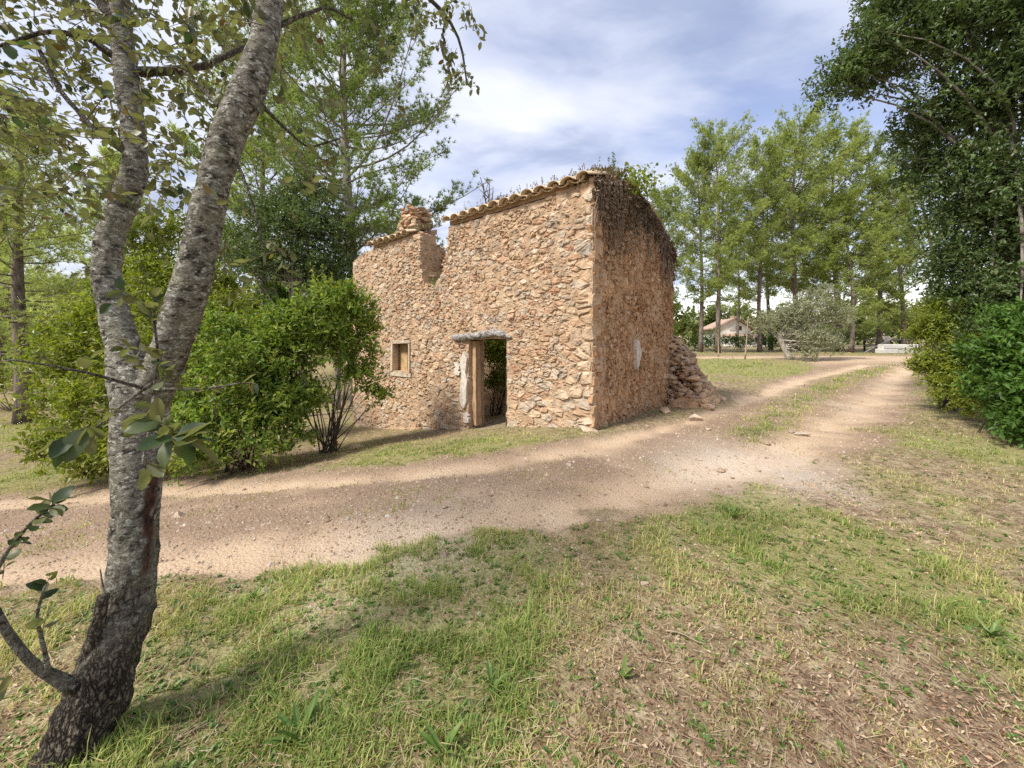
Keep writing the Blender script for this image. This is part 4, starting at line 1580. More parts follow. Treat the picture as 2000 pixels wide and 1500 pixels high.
shrub('yellow_green_shrub', 'yellow-green leafy shrub right behind the leaning oak trunk', 'shrub', b,
      [lobe(160, 700, 85, 7.8), lobe(130, 800, 75, 7.4), lobe(210, 780, 80, 7.3), lobe(190, 640, 60, 8.0), lobe(250, 700, 70, 7.8), lobe(260, 850, 60, 7.0), lobe(110, 730, 45, 7.6), lobe(310, 800, 60, 7.3), lobe(120, 860, 45, 7.0), lobe(200, 870, 50, 6.9), lobe(200, 590, 45, 8.2), lobe(110, 890, 40, 6.8), lobe(165, 900, 45, 6.7), lobe(250, 900, 45, 6.6), lobe(320, 880, 45, 6.6)], 14500, 0.11, 0.46, 'leaf_yellow', nst=16, subs=18, rs=(0.16, 0.48))
b = gpt(330, 9.5)
shrub('tall_shrub', 'tall pale green shrub seen in the fork of the oak, behind the broad shrub', 'shrub', b,
      [lobe(340, 640, 80, 9.6), lobe(420, 640, 70, 9.7), lobe(290, 560, 60, 9.8), lobe(370, 560, 60, 10), lobe(470, 640, 60, 9.8)], 12000, 0.12, 0.48, 'leaf_yellow', nst=12, subs=14)

# --- thing growing inside the ruin, seen through the door
b = np.append(C0 + 4.65 * DF + 2.45 * DS, 0)
b[2] = float(gz(b[0], b[1]))
shrub('bush_inside_ruin', 'leafy bush growing inside the ruin, seen through the doorway', 'shrub', b,
      [np.append(b[:2] + DF * dx + DS * dy, z).tolist() + [r] for dx, dy, z, r in ((0, 0, 0.9, 0.55), (0.4, 0.2, 1.3, 0.55), (-0.4, 0.1, 1.3, 0.5), (0.1, 0.0, 0.25, 0.45), (-0.5, 0.0, 0.2, 0.4), (0.5, 0.3, 0.1, 0.4), (0.5, 0.4, 1.9, 0.5), (-0.2, 0.2, 1.9, 0.5), (-0.7, 0.3, 1.0, 0.4), (0.0, -0.3, 1.1, 0.5), (-0.4, -0.4, 1.5, 0.45), (0.1, -0.2, 1.9, 0.45), (-0.8, 0.0, 1.7, 0.4), (0.6, 0.9, 0.9, 0.6))], 9000, 0.10, 0.5, 'leaf_yellow', nst=10)

# --- the big dark evergreen on the bank, with the laurel and broom at its skirts
b = gpt(1990, 8.6)
tree('evergreen_oak', 'huge dark evergreen tree overhanging the track with an outstretched top bough', b,
     [(*b, 0.28), (b[0] - 0.1, 8.6, 2.0, 0.24), (b[0] - 0.3, 8.5, 4.5, 0.18), (b[0] - 0.6, 8.4, 7.5, 0.10)],
     [lobe(1930, 60, 150, 8.4), lobe(1800, 90, 95, 8.6), lobe(1720, 130, 70, 8.7), lobe(1640, 165, 55, 8.9), lobe(1690, 90, 50, 8.6), lobe(1850, 250, 90, 8.8), lobe(1960, 220, 140, 8.2), lobe(1830, 330, 75, 9.0),
      lobe(1930, 370, 110, 8.4), lobe(1860, 440, 75, 8.8), lobe(1990, 470, 120, 7.9), lobe(1890, 520, 70, 8.5), lobe(1970, 580, 85, 7.8), lobe(1925, 630, 65, 8.2), lobe(1875, 585, 60, 8.7), lobe(1900, 690, 55, 8.0), lobe(1960, 680, 60, 7.6), lobe(1840, 530, 50, 9.0), lobe(1890, -60, 140, 8.4),
      lobe(1770, -20, 75, 8.5), lobe(2090, 120, 170, 8.0), lobe(2100, 400, 170, 7.6), lobe(2080, 640, 130, 7.4), lobe(2000, -120, 150, 8.2), lobe(1740, 30, 55, 8.6)],
     140000, 0.105, 0.46, 'leaf_dark', nb=40, br=0.05, subs=20, inner=0.22, shell=(0.5, 1.1))
b = gpt(1985, 6.2)
shrub('laurel_bush', 'glossy deep green bush spreading to the grass at the foot of the huge evergreen', 'shrub', b,
      [lobe(1985, 710, 75, 6.4), lobe(2010, 785, 60, 5.9), lobe(1950, 760, 45, 6.4), lobe(2080, 720, 100, 6.0), lobe(1995, 640, 55, 6.7), lobe(2010, 840, 40, 5.6), lobe(1935, 700, 35, 6.8), lobe(2090, 820, 60, 5.6), lobe(1965, 805, 28, 6.1)],
      19000, 0.115, 0.44, 'leaf_gloss', nst=18, subs=15)
b = gpt(1850, 8.6)
shrub('golden_shrub', 'golden green feathery shrub at the bend of the track beside the huge evergreen', 'shrub', b,
      [lobe(1835, 650, 46, 8.6), lobe(1855, 605, 40, 8.8), lobe(1808, 660, 32, 8.8), lobe(1850, 705, 44, 8.3), lobe(1825, 730, 32, 8.3), lobe(1885, 660, 45, 8.3), lobe(1885, 735, 42, 7.9), lobe(1840, 760, 32, 8.0), lobe(1870, 780, 34, 7.6), lobe(1910, 700, 50, 7.8), lobe(1905, 790, 30, 7.2), lobe(1795, 715, 22, 8.5)], 17000, 0.085, 0.4, 'leaf_yellow', nst=14, subs=14)
b = gpt(2010, 4.4)
shrub('bank_weed', 'small leafy weed bush at the edge of the dry grass, nearer than the glossy bush', 'shrub', b,
      [lobe(2005, 1010, 45, 4.35), lobe(2060, 990, 60, 4.4)], 700, 0.055, 0.42, 'leaf_shrub', nst=8, r0=0.006)


# --- pines
def pine_arrays(H, cb, R, nprim, seed, tr, env, up=(0.25, 0.35), jit=0.03, sec=9, tuf=8, nn=9, nl=0.19, nw=0.011, lean=0.0, dead=0):
    r = np.random.default_rng(seed)
    hs = np.linspace(0, 1, 16)
    tp = np.column_stack([lean * H * hs ** 2 + 0.012 * H * np.sin(hs * 5 + seed), 0.012 * H * np.cos(hs * 4 + seed * 2) - 0.012 * H * np.cos(seed * 2), H * hs])
    tp[:, 0] -= tp[0, 0]
    trad = tr * (1 - hs) ** 0.8 + 0.012
    trad[0] *= 1.25
    gt, gn = Geo(), Geo()
    V, fs = tubes(tp[None], trad[None], 9)
    gt.add(V, fs, 0.5)
    h = cb + (0.985 - cb) * (np.arange(nprim) + r.random(nprim)) / nprim
    u = (h - cb) / (1 - cb)
    az = np.arange(nprim) * 2.4 + r.normal(size=nprim) * 0.8
    ln = R * env(u) * np.clip(r.normal(0.88, 0.22, nprim), 0.35, 1.2)
    base = np.column_stack([np.interp(h, hs, tp[:, c]) for c in range(3)])
    s = np.linspace(0, 1, 7)
    hd = np.column_stack([np.cos(az), np.sin(az)])
    w = r.normal(size=(nprim, 2)) * 0.12
    Pt = np.empty((nprim, 7, 3))
    side = np.column_stack([-hd[:, 1], hd[:, 0]])
    Pt[:, :, :2] = base[:, None, :2] + ln[:, None, None] * (s[None, :, None] * hd[:, None] + (np.sin(s * 4)[None, :, None] * w[:, :1, None]) * side[:, None] * 0.5)
    u0 = up[0] + (u - 0.3) * 0.7 + r.normal(size=nprim) * 0.10
    Pt[:, :, 2] = base[:, None, 2] + ln[:, None] * (s[None] * u0[:, None] + up[1] * s[None] ** 2.2)
    rb = np.clip(0.009 * ln + 0.010, 0.010, 0.06)
    V, fs = tubes(Pt, rb[:, None] * (1 - 0.82 * s)[None], 5, False)
    gt.add(V, fs, 0.5)
    # secondary shoots
    kk = np.repeat(np.arange(nprim), sec)
    sp = 1 - r.random(len(kk)) ** 1.2 * 0.84
    i0 = np.minimum((sp * 6).astype(int), 5)
    f = (sp * 6 - i0)[:, None]
    a = Pt[kk, i0] * (1 - f) + Pt[kk, i0 + 1] * f
    tg = nrm(Pt[kk, i0 + 1] - Pt[kk, i0])
    ang = r.uniform(0.35, 1.1, len(kk)) * r.choice([-1, 1], len(kk))
    d = np.column_stack([tg[:, 0] * np.cos(ang) - tg[:, 1] * np.sin(ang), tg[:, 0] * np.sin(ang) + tg[:, 1] * np.cos(ang), tg[:, 2] + r.normal(size=len(kk)) * 0.25 + 0.2])
    d = nrm(d)
    l2 = (ln[kk] * 0.34 * (1.15 - sp) + 0.22 + 0.05 * ln[kk]) * r.uniform(0.6, 1.2, len(kk))
    s4 = np.linspace(0, 1, 4)
    P2 = a[:, None] + d[:, None] * (l2[:, None] * s4)[:, :, None]
    P2[:, :, 2] += 0.12 * l2[:, None] * s4[None] ** 2
    V, fs = tubes(P2, (0.010 * (1 - 0.7 * s4))[None] * np.ones((len(kk), 1)), 3, False)
    gt.add(V, fs, 0.5)
    # tufts of needles
    ti = np.repeat(np.arange(len(kk)), tuf)
    tsn = r.random(len(ti)) ** 0.7
    pos = a[ti] + d[ti] * (l2[ti] * tsn)[:, None]
    pos[:, 2] += 0.12 * l2[ti] * tsn ** 2
    pos += r.normal(size=pos.shape) * jit
    bi = np.repeat(np.arange(len(ti)), nn)
    nd = nrm(r.normal(size=(len(bi), 3)) * 0.75 + d[ti][bi] * 0.75 + np.array([0, 0, 0.35]))
    L = nl * r.uniform(0.7, 1.2, len(bi))[:, None]
    sd = nrm(np.cross(nd, r.normal(size=nd.shape))) * nw
    b0 = pos[bi]
    V = np.stack([b0 - sd, b0 + sd, b0 + nd * L], 1).reshape(-1, 3)
    tint = np.clip(0.5 * r.random(len(ti))[bi] + 0.5 * r.random(len(bi)), 0, 1)
    gn.add(V, [np.arange(len(V)).reshape(-1, 3)], np.repeat(tint, 3))
    return gt, gn


env_round = lambda u: np.clip((u + 0.12) ** 0.45 * (1.02 - u) ** 0.55 * 1.5, 0.12, 1)
env_cone = lambda u: np.clip((1.05 - u) ** 0.8, 0.1, 1)
env_col = lambda u: np.clip((u + 0.25) ** 0.3 * (1.03 - u) ** 0.5 * 1.25, 0.15, 1)


def pine_meshes(key, needle, *a, bark='pine_bark', **k):
    gt, gn = pine_arrays(*a, **k)
    return gt.mesh(key + '_trunk', M[bark], (0, 0, 0), True), gn.mesh(key + '_crown', M[needle])


PK = dict(sec=11, tuf=9, nn=13, nl=0.19, jit=0.15, nw=0.0145)
PV = [pine_meshes('pine_a', 'needle', 16, 0.24, 3.3, 70, 1, 0.18, env_col, up=(0.28, 0.22), **PK),
      pine_meshes('pine_b', 'needle', 17, 0.28, 3.9, 72, 2, 0.19, env_round, up=(0.25, 0.2), **PK),
      pine_meshes('pine_c', 'needle', 15, 0.12, 3.0, 74, 3, 0.16, env_col, up=(0.35, 0.2), **PK),
      pine_meshes('pine_d', 'needle_dark', 16, 0.36, 3.2, 52, 4, 0.16, env_round, up=(0.22, 0.22), sec=9, tuf=8, nn=12, nw=0.013, jit=0.13, lean=0.035)]


def put_pine(v, px, Y, htop, label, rot, group='pines beyond the sandy road', H=None, wide=1.0):
    """htop: photo row of the top"""
    b = gpt(px, Y)
    h0 = (16, 17, 15, 16)[v]
    h = (EYE + (HY - htop - 48) / F * Y) - b[2]
    s = h / h0
    root = thing('pine_tree', label, 'pine tree', b, group)
    root.scale = (s * wide, s * wide, s)
    root.rotation_euler = (rng.normal() * 0.02, rng.normal() * 0.025, rot)
    obj('trunk', PV[v][0], root)
    obj('crown', PV[v][1], root)


put_pine(2, 1288, 33, 335, 'shortest pine, rising from behind the rear edge of the ruin', 0.4, wide=1.1)
put_pine(0, 1368, 30, 268, 'slim pine nearest the rubble heap, a little leaning, before the hedge', 1.2, wide=0.95)
put_pine(1, 1402, 29, 222, 'pine with a thick dark trunk just before the white house', 2.2, wide=0.95)
put_pine(0, 1484, 30, 242, 'straight thick pine between the white house and the olive tree', 3.0, wide=0.85)
put_pine(3, 1506, 35, 300, 'thin dark pine close behind the straight thick pine', 4.0)
put_pine(1, 1560, 31, 205, 'tallest bushy yellow-green pine, rising behind the olive tree', 0.9, wide=1.05)
put_pine(0, 1640, 32, 205, 'full pine whose trunk leans just past the olive tree', 5.0, wide=1.2)
put_pine(2, 1662, 29, 330, 'bushy low-branched pine with foliage nearly to the ground', 2.7, wide=1.25)
put_pine(3, 1716, 31, 215, 'slender pine with thin see-through foliage above the barrier pole', 1.0)
put_pine(2, 1765, 30, 310, 'pine standing right behind the pale blocks', 3.6, wide=1.1)
put_pine(3, 1840, 34, 200, 'open-crowned pine partly hidden by the huge evergreen', 2.0)
put_pine(1, 1600, 46, 330, 'distant pine filling the gap behind the leaning pine', 0.2)
put_pine(1, 1440, 52, 380, 'distant pine behind the white house', 3.3)
put_pine(0, 1720, 48, 400, 'distant pine far behind the barrier pole', 4.4, wide=1.3)

# the tall pine behind the ruin: long low boughs upturned at their ends
b = gpt(700, 17.5)
root = thing('pine_tree', 'tall spreading pine behind the ruin with long bare-based upturned boughs', 'pine tree', b)
gt, gn = pine_arrays(21.5, 0.26, 5.7, 120, 14, 0.28, lambda u: np.clip((1.08 - u) ** 0.55 * (0.72 + 0.28 * np.minimum(u * 5, 1)), 0.2, 1), up=(0.10, 0.36), sec=18, tuf=9, nn=13, nl=0.19, nw=0.0135, jit=0.09)
obj('trunk', gt.mesh('trunk', M['grey_bark'], (0, 0, 0), True), root)
obj('crown', gn.mesh('crown', M['needle_dark']), root)
root.rotation_euler = (0, 0, 0.7)
# soft grey-green pines on the side of the oak
PL = pine_meshes('pine_e', 'needle_grey', 13, 0.16, 4.2, 70, 21, 0.26, env_cone, up=(0.06, 0.22), sec=11, tuf=8, nn=12, nl=0.21, nw=0.013, jit=0.12)
for px, Y, s, rot, lab in ((48, 14.5, 0.92, 0.5, 'grey-green pine whose furrowed trunk stands beyond the yellow-green shrub'), (230, 21, 1.0, 3.4, 'hazy grey-green pine glimpsed between the two oak limbs'), (-10, 24, 1.05, 4.4, 'faint grey-green pine far beyond the furrowed pine')):
    b = gpt(px, Y)
    root = thing('pine_tree', lab, 'pine tree', b, 'soft pines beyond the shrubs')
    root.scale = (s, s, s)
    root.rotation_euler = (0, 0, rot)
    obj('trunk', PL[0], root)
    obj('crown', PL[1], root)
b = gpt(520, 22)
root = thing('pine_tree', 'dense green pine rising beside the tall spreading pine', 'pine tree', b)
root.scale = (1.25, 1.25, 1.25)
obj('trunk', PV[1][0], root)
obj('crown', PV[1][1], root)

# --- dark holm oak and pale deciduous trees behind the shrubs
b = gpt(590, 15)
tree('dark_tree', 'dark-leaved evergreen tree between the tall pine and the shrubs', b, [(*b, 0.2), (b[0], 15, 1.0, 0.17), (b[0] + 0.2, 15, 3.5, 0.1)],
     [lobe(600, 470, 85, 15), lobe(540, 440, 70, 15.2), lobe(640, 540, 60, 15), lobe(530, 520, 70, 14.8), lobe(590, 390, 50, 15.2), lobe(480, 480, 60, 15.4), lobe(640, 450, 45, 15)], 26000, 0.13, 0.5, 'leaf_dark', 'grey_bark', subs=18)
b = gpt(660, 16.5)
tree('bright_tree', 'fresh bright green tree peeping out between the dark tree and the ruin', b, [(*b, 0.12), (b[0], 16.5, 1.5, 0.1), (b[0], 16.5, 3.2, 0.06)],
     [lobe(655, 530, 45, 16.5), lobe(620, 560, 50, 16.3), lobe(650, 590, 50, 16.2), lobe(560, 590, 50, 16)], 9000, 0.14, 0.5, 'leaf_gloss', subs=14)
b = gpt(300, 17)
tree('pale_tree', 'pale lime-green tree seen low between the oak limbs', b, [(*b, 0.14), (b[0], 17, 1.0, 0.12), (b[0], 17, 3.2, 0.06)],
     [lobe(300, 500, 70, 17), lobe(350, 560, 70, 17), lobe(420, 560, 60, 17), lobe(270, 570, 60, 17), lobe(330, 450, 45, 17), lobe(430, 500, 45, 17.2)], 15000, 0.16, 0.5, 'leaf_yellow', subs=16)
b = gpt(20, 17)
shrub('low_bush', 'low bright bush at the far edge of the grass behind the furrowed pine', 'shrub', b, [lobe(0, 740, 45, 17), lobe(40, 755, 35, 17), lobe(-60, 730, 60, 17)], 3000, 0.13, 0.5, 'leaf_yellow', nst=6)

# --- olive tree and saplings on the lawn
b = gpt(1545, 21.5)
o_tr = [(*b, 0.2), (P(1538, 690, 21.5)[0], 21.5, P(0, 692, 21.5)[2], 0.16), (P(1527, 668, 21.5)[0], 21.5, P(0, 670, 21.5)[2], 0.13), (P(1522, 650, 21.5)[0], 21.5, P(0, 652, 21.5)[2], 0.09)]
tree('olive_tree', 'silvery olive tree with a pale leaning trunk at the end of the lawn', b, o_tr,
     [lobe(1530, 625, 42, 21.5), lobe(1580, 615, 45, 21.3), lobe(1625, 625, 38, 21.5), lobe(1580, 665, 38, 21), lobe(1500, 635, 26, 21.6), lobe(1615, 670, 32, 21.2), lobe(1575, 695, 24, 20.8), lobe(1600, 585, 28, 21.5)], 16000, 0.14, 0.32, 'leaf_olive', 'olive_bark', nb=26, br=0.05, subs=12)


def sapling(px, Y, top, label, wob):
    b = gpt(px, Y)
    root = thing('sapling', label, 'sapling', b)
    zt = EYE + (HY - top) / F * Y
    pts = np.linspace(b, [b[0] + wob, b[1], zt], 7) + np.append(rng.normal(size=2), 0) * 0.03 * np.sin(np.linspace(0, 5, 7))[:, None]
    g = Geo()
    V, fs = tubes(pts[None], np.linspace(0.05, 0.02, 7)[None], 7)
    g.add(V, fs, 0.5)
    branches(g, pts[5], pts[5] + rng.normal(size=(5, 3)) * np.array([0.3, 0.3, 0.2]) + np.array([0, 0, 0.35]), 0.012)
    obj('trunk', g.mesh('trunk', M['stake'], b, True), root)
    g = Geo()
    crown(g, [np.append(pts[-1] + np.array([0, 0, 0.1]), 0.4)], 170, 0.09, 0.4, subs=8)
    obj('crown', g.mesh('crown', M['leaf_wood'], b), root)


sapling(1403, 24, 655, 'short young sapling on the lawn, nearer the thick dark pine', 0.0)
sapling(1455, 22, 618, 'taller thin sapling on the lawn before the white house', 0.2)

# --- hedge along the far road
b = gpt(1480, 33)
root = thing('hedge', 'clipped dark green hedge running along the far side of the sandy road', 'hedge', b)
g = Geo()
crown(g, [lobe(px, 672 + rng.uniform(-4, 5), rng.uniform(17, 22), 33) for px in range(1325, 1640, 14)], 9000, 0.16, 0.5, subs=8)
obj('foliage', g.mesh('foliage', M['leaf_gloss'], b), root)
b = gpt(1690, 36)
root = thing('hedge', 'loose shady hedge beyond the barrier pole', 'hedge', b)
g = Geo()
crown(g, [lobe(px, 662 + rng.uniform(-8, 6), rng.uniform(18, 26), 36) for px in range(1640, 1960, 18)], 6500, 0.17, 0.5, subs=8)
obj('foliage', g.mesh('foliage', M['leaf_wood'], b), root)


# --- the white house beyond the hedge
def far_house():
    Y = 55.0
    x0, x1 = P(1396, 0, Y)[0], P(1466, 0, Y)[0]
    zb = float(gz(x0, Y)) - 0.3
    b = np.array([x0, Y, zb])
    root = thing('white_house', 'small white gabled house with terracotta roof beyond the hedge', 'house', b)
    ze = P(0, 641, Y)[2]
    zr = P(0, 623, Y)[2]
    xm = P(1436, 0, Y)[0]
    D = 9.0
    g = Geo()
    V = np.array([[x0, Y, zb], [x1, Y, zb], [x1, Y, ze], [xm, Y, zr], [x0, Y, ze]])
    V2 = V + np.array([2.5, D, 0])
    g.add(np.concatenate([V, V2]), [np.array([[0, 1, 2, 3, 4], [9, 8, 7, 6, 5]]), np.array([[1, 6, 7, 2], [5, 0, 4, 9]])], 0.5)
    obj('wall', g.mesh('wall', M['white_wall'], b), root)
    g = Geo()
    for xa, xe, sgn in ((x0, x0 - 0.5, -1), (x1, x1 + 0.5, 1)):
        za = ze - abs(xe - xa) * (zr - ze) / abs(xa - xm)
        q = np.array([[xm, Y - 0.35, zr + 0.05], [xe, Y - 0.35, za + 0.05]])
        off = np.array([2.5, D + 0.6, 0])
        box(g, q[0], q[1] - q[0], off, (0, 0, 0.16), 0.5)
    roof = obj('roof', g.mesh('roof', M['roof_tile'], b), root)
    g = Geo()
    box(g, (xm + 1.2, Y + 2.5, zr - 0.6), (0.9, 0, 0), (0, 0.9, 0), (0, 0, 1.2))
    obj('chimney', g.mesh('chimney', M['roof_tile'], b), roof)
    g = Geo()
    wx = P(1437, 0, Y)[0]
    box(g, (wx, Y - 0.03, P(0, 645, Y)[2]), (0.85, 0, 0), (0, 0.1, 0), (0, 0, 0.62))
    win = obj('window', g.mesh('window', M['glass_dark'], b), root)
    g = Geo()
    box(g, (wx - 0.9, Y - 0.08, P(0, 645, Y)[2]), (0.8, 0, 0), (0, 0.05, 0), (0, 0, 0.6))
    obj('shutter', g.mesh('shutter', M['pale_block'], b), win)
    g = Geo()
    z1 = P(0, 659, Y - 2)[2]
    box(g, (x0 + 1.2, Y - 2.6, zb), (4.6, 0, 0), (0, 2.5, 0), (0, 0, z1 - zb))
    obj('porch_wall', g.mesh('porch_wall', M['white_wall'], b), root)
    g = Geo()
    box(g, (x0 + 1.0, Y - 2.9, z1 - 0.15), (5.0, 0, 0), (0, 2.85, 0.55), (0, 0, 0.14))
    obj('porch_roof', g.mesh('porch_roof', M['roof_tile'], b), root)


far_house()


# --- pale blocks and barrier at the end of the track
def blocks():
    Y = 27.5
    for i, (px, py, w, lab) in enumerate(((1722, 694, 34, 'lower pale concrete block of the stack beside the barrier, nearest the hedge'), (1757, 694, 34, 'lower pale concrete block of the stack, nearest the golden shrub'), (1727, 685, 68, 'long pale block lying on top of the two lower blocks'))):
        x = (px - CX) / F * Y
        z0 = float(gz(x, Y)) + (0.33 if i == 2 else 0.0)
        g = Geo()
        wd = w / F * Y - 0.04
        # chamfered beam
        pr = np.array([(0, 0), (0.5, 0), (0.5, 0.26), (0.44, 0.32), (0.06, 0.32), (0, 0.26)])
        V = np.concatenate([np.column_stack([np.full(6, x + e), Y + pr[:, 0], z0 + pr[:, 1]]) for e in (0, wd)])
        V = V + rng.normal(size=V.shape) * 0.008
        k = np.arange(6)
        g.add(V, [np.stack([k, k + 6, (k + 1) % 6 + 6, (k + 1) % 6], -1), np.array([k[::-1], k + 6])], 0.5)
        tag(obj('concrete_block', g.mesh('concrete_block', M['pale_block'], (x, Y, z0)), None, (x, Y, z0)), lab, 'block', 'pale blocks at the end of the track')
    b = gpt(1732, 29)
    root = thing('barrier', 'raised grey barrier pole slanting up beside the pale blocks', 'barrier', b)
    g = Geo()
    box(g, b + np.array([-0.1, -0.1, -0.1]), (0.22, 0, 0), (0, 0.22, 0), (0, 0, 1.35))
    obj('post', g.mesh('post', M['pole'], b), root)
    g = Geo()
    V, fs = tubes(np.array([[P(1672, 698, 28.8), P(1710, 677, 28.8), P(1752, 656, 28.8)]]), np.full((1, 3), 0.05), 8)
    g.add(V, fs)
    obj('pole', g.mesh('pole', M['pole'], b, True), root)
    b = gpt(1700, 32)
    root = thing('rail_fence', 'low dark rail fence behind the pale blocks', 'fence', b)
    for px in (1690, 1725, 1760, 1795):
        p = gpt(px, 32)
        g = Geo()
        box(g, p + np.array([-0.05, 0.03, -0.1]), (0.1, 0, 0), (0, 0.1, 0), (0, 0, 1.1), 0.5, 0.005)
        obj('post', g.mesh('post', M['dark_wood'], b), root)
    for h in (0.45, 0.9):
        g = Geo()
        p, q = gpt(1688, 32), gpt(1797, 32)
        box(g, p + np.array([0, -0.04, h]), q - p, (0, 0.06, 0), (0, 0, 0.1), 0.5, 0.005)
        obj('rail', g.mesh('rail', M['pole'], b), root)


blocks()

# --- woods closing the view all round
g = Geo()
lb = []
for px in range(-900, 3000, 30):
    Y = 62 + rng.uniform(-5, 14)
    if 1330 < px < 1480:
        Y = 80 + rng.uniform(-4, 8)
    if px < 700:
        Y = 36 + rng.uniform(-4, 8)
    h = rng.uniform(4.0, 7.0) + (1.0 if px < 700 else 0)
    c = gpt(px, Y)
    for k in range(2):
        lb.append((c[0] + rng.normal() * 1.0, c[1] + rng.normal() * 1.5, c[2] + h * (0.3 + 0.42 * k), h * rng.uniform(0.36, 0.5)))
crown(g, lb, 105000, 0.85, 0.62, subs=7, inner=0.2)
# the belt of far trees runs on past both sides of the view
obj('woods', g.mesh('woods', M['leaf_wood']), None, kind='stuff')


# ------------------------------------------------------------------ the leaning oak in front
def oak_mat():
    m, nt, b = new_mat('oak_bark')
    pos = geocoord(nt)
    mp = nt.nodes.new('ShaderNodeMapping')
    nt.links.new(pos, mp.inputs[0])
    mp.inputs['Scale'].default_value = (1, 1, 0.45)
    mh = nt.nodes.new('ShaderNodeMapping')
    nt.links.new(pos, mh.inputs[0])
    mh.inputs['Scale'].default_value = (1, 1, 1.7)
    n1 = noise(nt, mp.outputs[0], 34, 6, 0.7, 0.5)
    n2 = noise(nt, mh.outputs[0], 26, 5, 0.65, 0.4)
    n3 = noise(nt, pos, 9, 4, 0.6)
    n4 = noise(nt, mh.outputs[0], 38, 3, 0.5)
    old = attr(nt, 'tint')
    scar = attr(nt, 'scar')
    # old fissured bark at the foot
    warp = mixc(nt, 0.09, mp.outputs[0], noise(nt, mp.outputs[0], 16, 4, 0.6, 0, 'Color'), 'ADD')
    vo = nt.nodes.new('ShaderNodeTexVoronoi')
    vo.feature = 'DISTANCE_TO_EDGE'
    vo.inputs['Scale'].default_value = 52
    nt.links.new(warp, vo.inputs['Vector'])
    ve = math_n(nt, 'MULTIPLY', vo.outputs['Distance'], 1.6)
    crack = math_n(nt, 'ADD', ve, math_n(nt, 'MULTIPLY', math_n(nt, 'SUBTRACT', n1, 0.5), 0.55))
    c1 = ramp(nt, [(0.05, (0.012, 0.009, 0.007)), (0.20, (0.065, 0.050, 0.036)), (0.42, (0.14, 0.115, 0.082)), (0.8, (0.24, 0.21, 0.155))])
    nt.links.new(crack, c1.inputs[0])
    # smoother bark above, cross-banded and blotched with lichen
    c2 = ramp(nt, [(0.36, (0.026, 0.021, 0.016)), (0.43, (0.12, 0.105, 0.083)), (0.53, (0.25, 0.232, 0.188)), (0.68, (0.36, 0.345, 0.285))])
    nt.links.new(n2, c2.inputs[0])
    n5 = noise(nt, mh.outputs[0], 95, 5, 0.75)
    k5 = ramp(nt, [(0.34, 0.35), (0.5, 1.0), (0.68, 1.45)])
    nt.links.new(n5, k5.inputs[0])
    lm = ramp(nt, [(0.585, 0.0), (0.615, 1.0)])
    nt.links.new(n4, lm.inputs[0])
    up = mixc(nt, math_n(nt, 'MULTIPLY', lm.outputs[0], 0.8), c2.outputs[0], (0.56, 0.56, 0.49))
    gm = ramp(nt, [(0.5, 0.0), (0.68, 0.55)])
    nt.links.new(n3, gm.inputs[0])
    up = mixc(nt, gm.outputs[0], up, (0.31, 0.30, 0.20))
    up = mixc(nt, 1.0, up, k5.outputs[0], 'MULTIPLY')
    c = mixc(nt, old, up, c1.outputs[0])
    sr = ramp(nt, [(0.40, (0.022, 0.010, 0.007)), (0.62, (0.13, 0.055, 0.033))])
    nt.links.new(n1, sr.inputs[0])
    c = mixc(nt, scar, c, sr.outputs[0])
    nt.links.new(c, b.inputs['Base Color'])
    b.inputs['Roughness'].default_value = 0.88
    b.inputs['Specular IOR Level'].default_value = 0.25
    h = mixc(nt, old, math_n(nt, 'ADD', n2, math_n(nt, 'MULTIPLY', n5, 0.6)), crack)
    bump(nt, b, h, 1.0, 0.02)
    return m


M['oak_bark'] = oak_mat()

OAK_L = [(60, 1640, 200, 1.42), (110, 1560, 172, 1.44), (150, 1450, 148, 1.48), (185, 1360, 138, 1.52), (222, 1270, 116, 1.56), (252, 1180, 100, 1.60), (264, 1080, 94, 1.63), (266, 970, 94, 1.65), (268, 880, 96, 1.67), (275, 800, 108, 1.69), (262, 740, 92, 1.71),
         (242, 680, 66, 1.73), (222, 610, 58, 1.75), (207, 540, 54, 1.78), (214, 460, 52, 1.80), (240, 400, 52, 1.83), (262, 345, 50, 1.86), (266, 300, 46, 1.88), (256, 220, 44, 1.92), (246, 140, 46, 1.96), (236, 60, 44, 2.0), (228, -60, 40, 2.06), (200, -250, 30, 2.2), (190, -480, 16, 2.4)]
OAK_R = [(285, 800, 70, 1.70), (312, 740, 76, 1.68), (338, 670, 76, 1.66), (362, 590, 76, 1.64), (388, 500, 74, 1.62), (404, 420, 70, 1.61), (418, 350, 67, 1.61), (444, 265, 72, 1.62), (484, 180, 74, 1.64), (512, 100, 62, 1.66), (526, 20, 56, 1.70), (535, -80, 50, 1.74), (570, -260, 36, 1.9), (640, -480, 18, 2.1)]


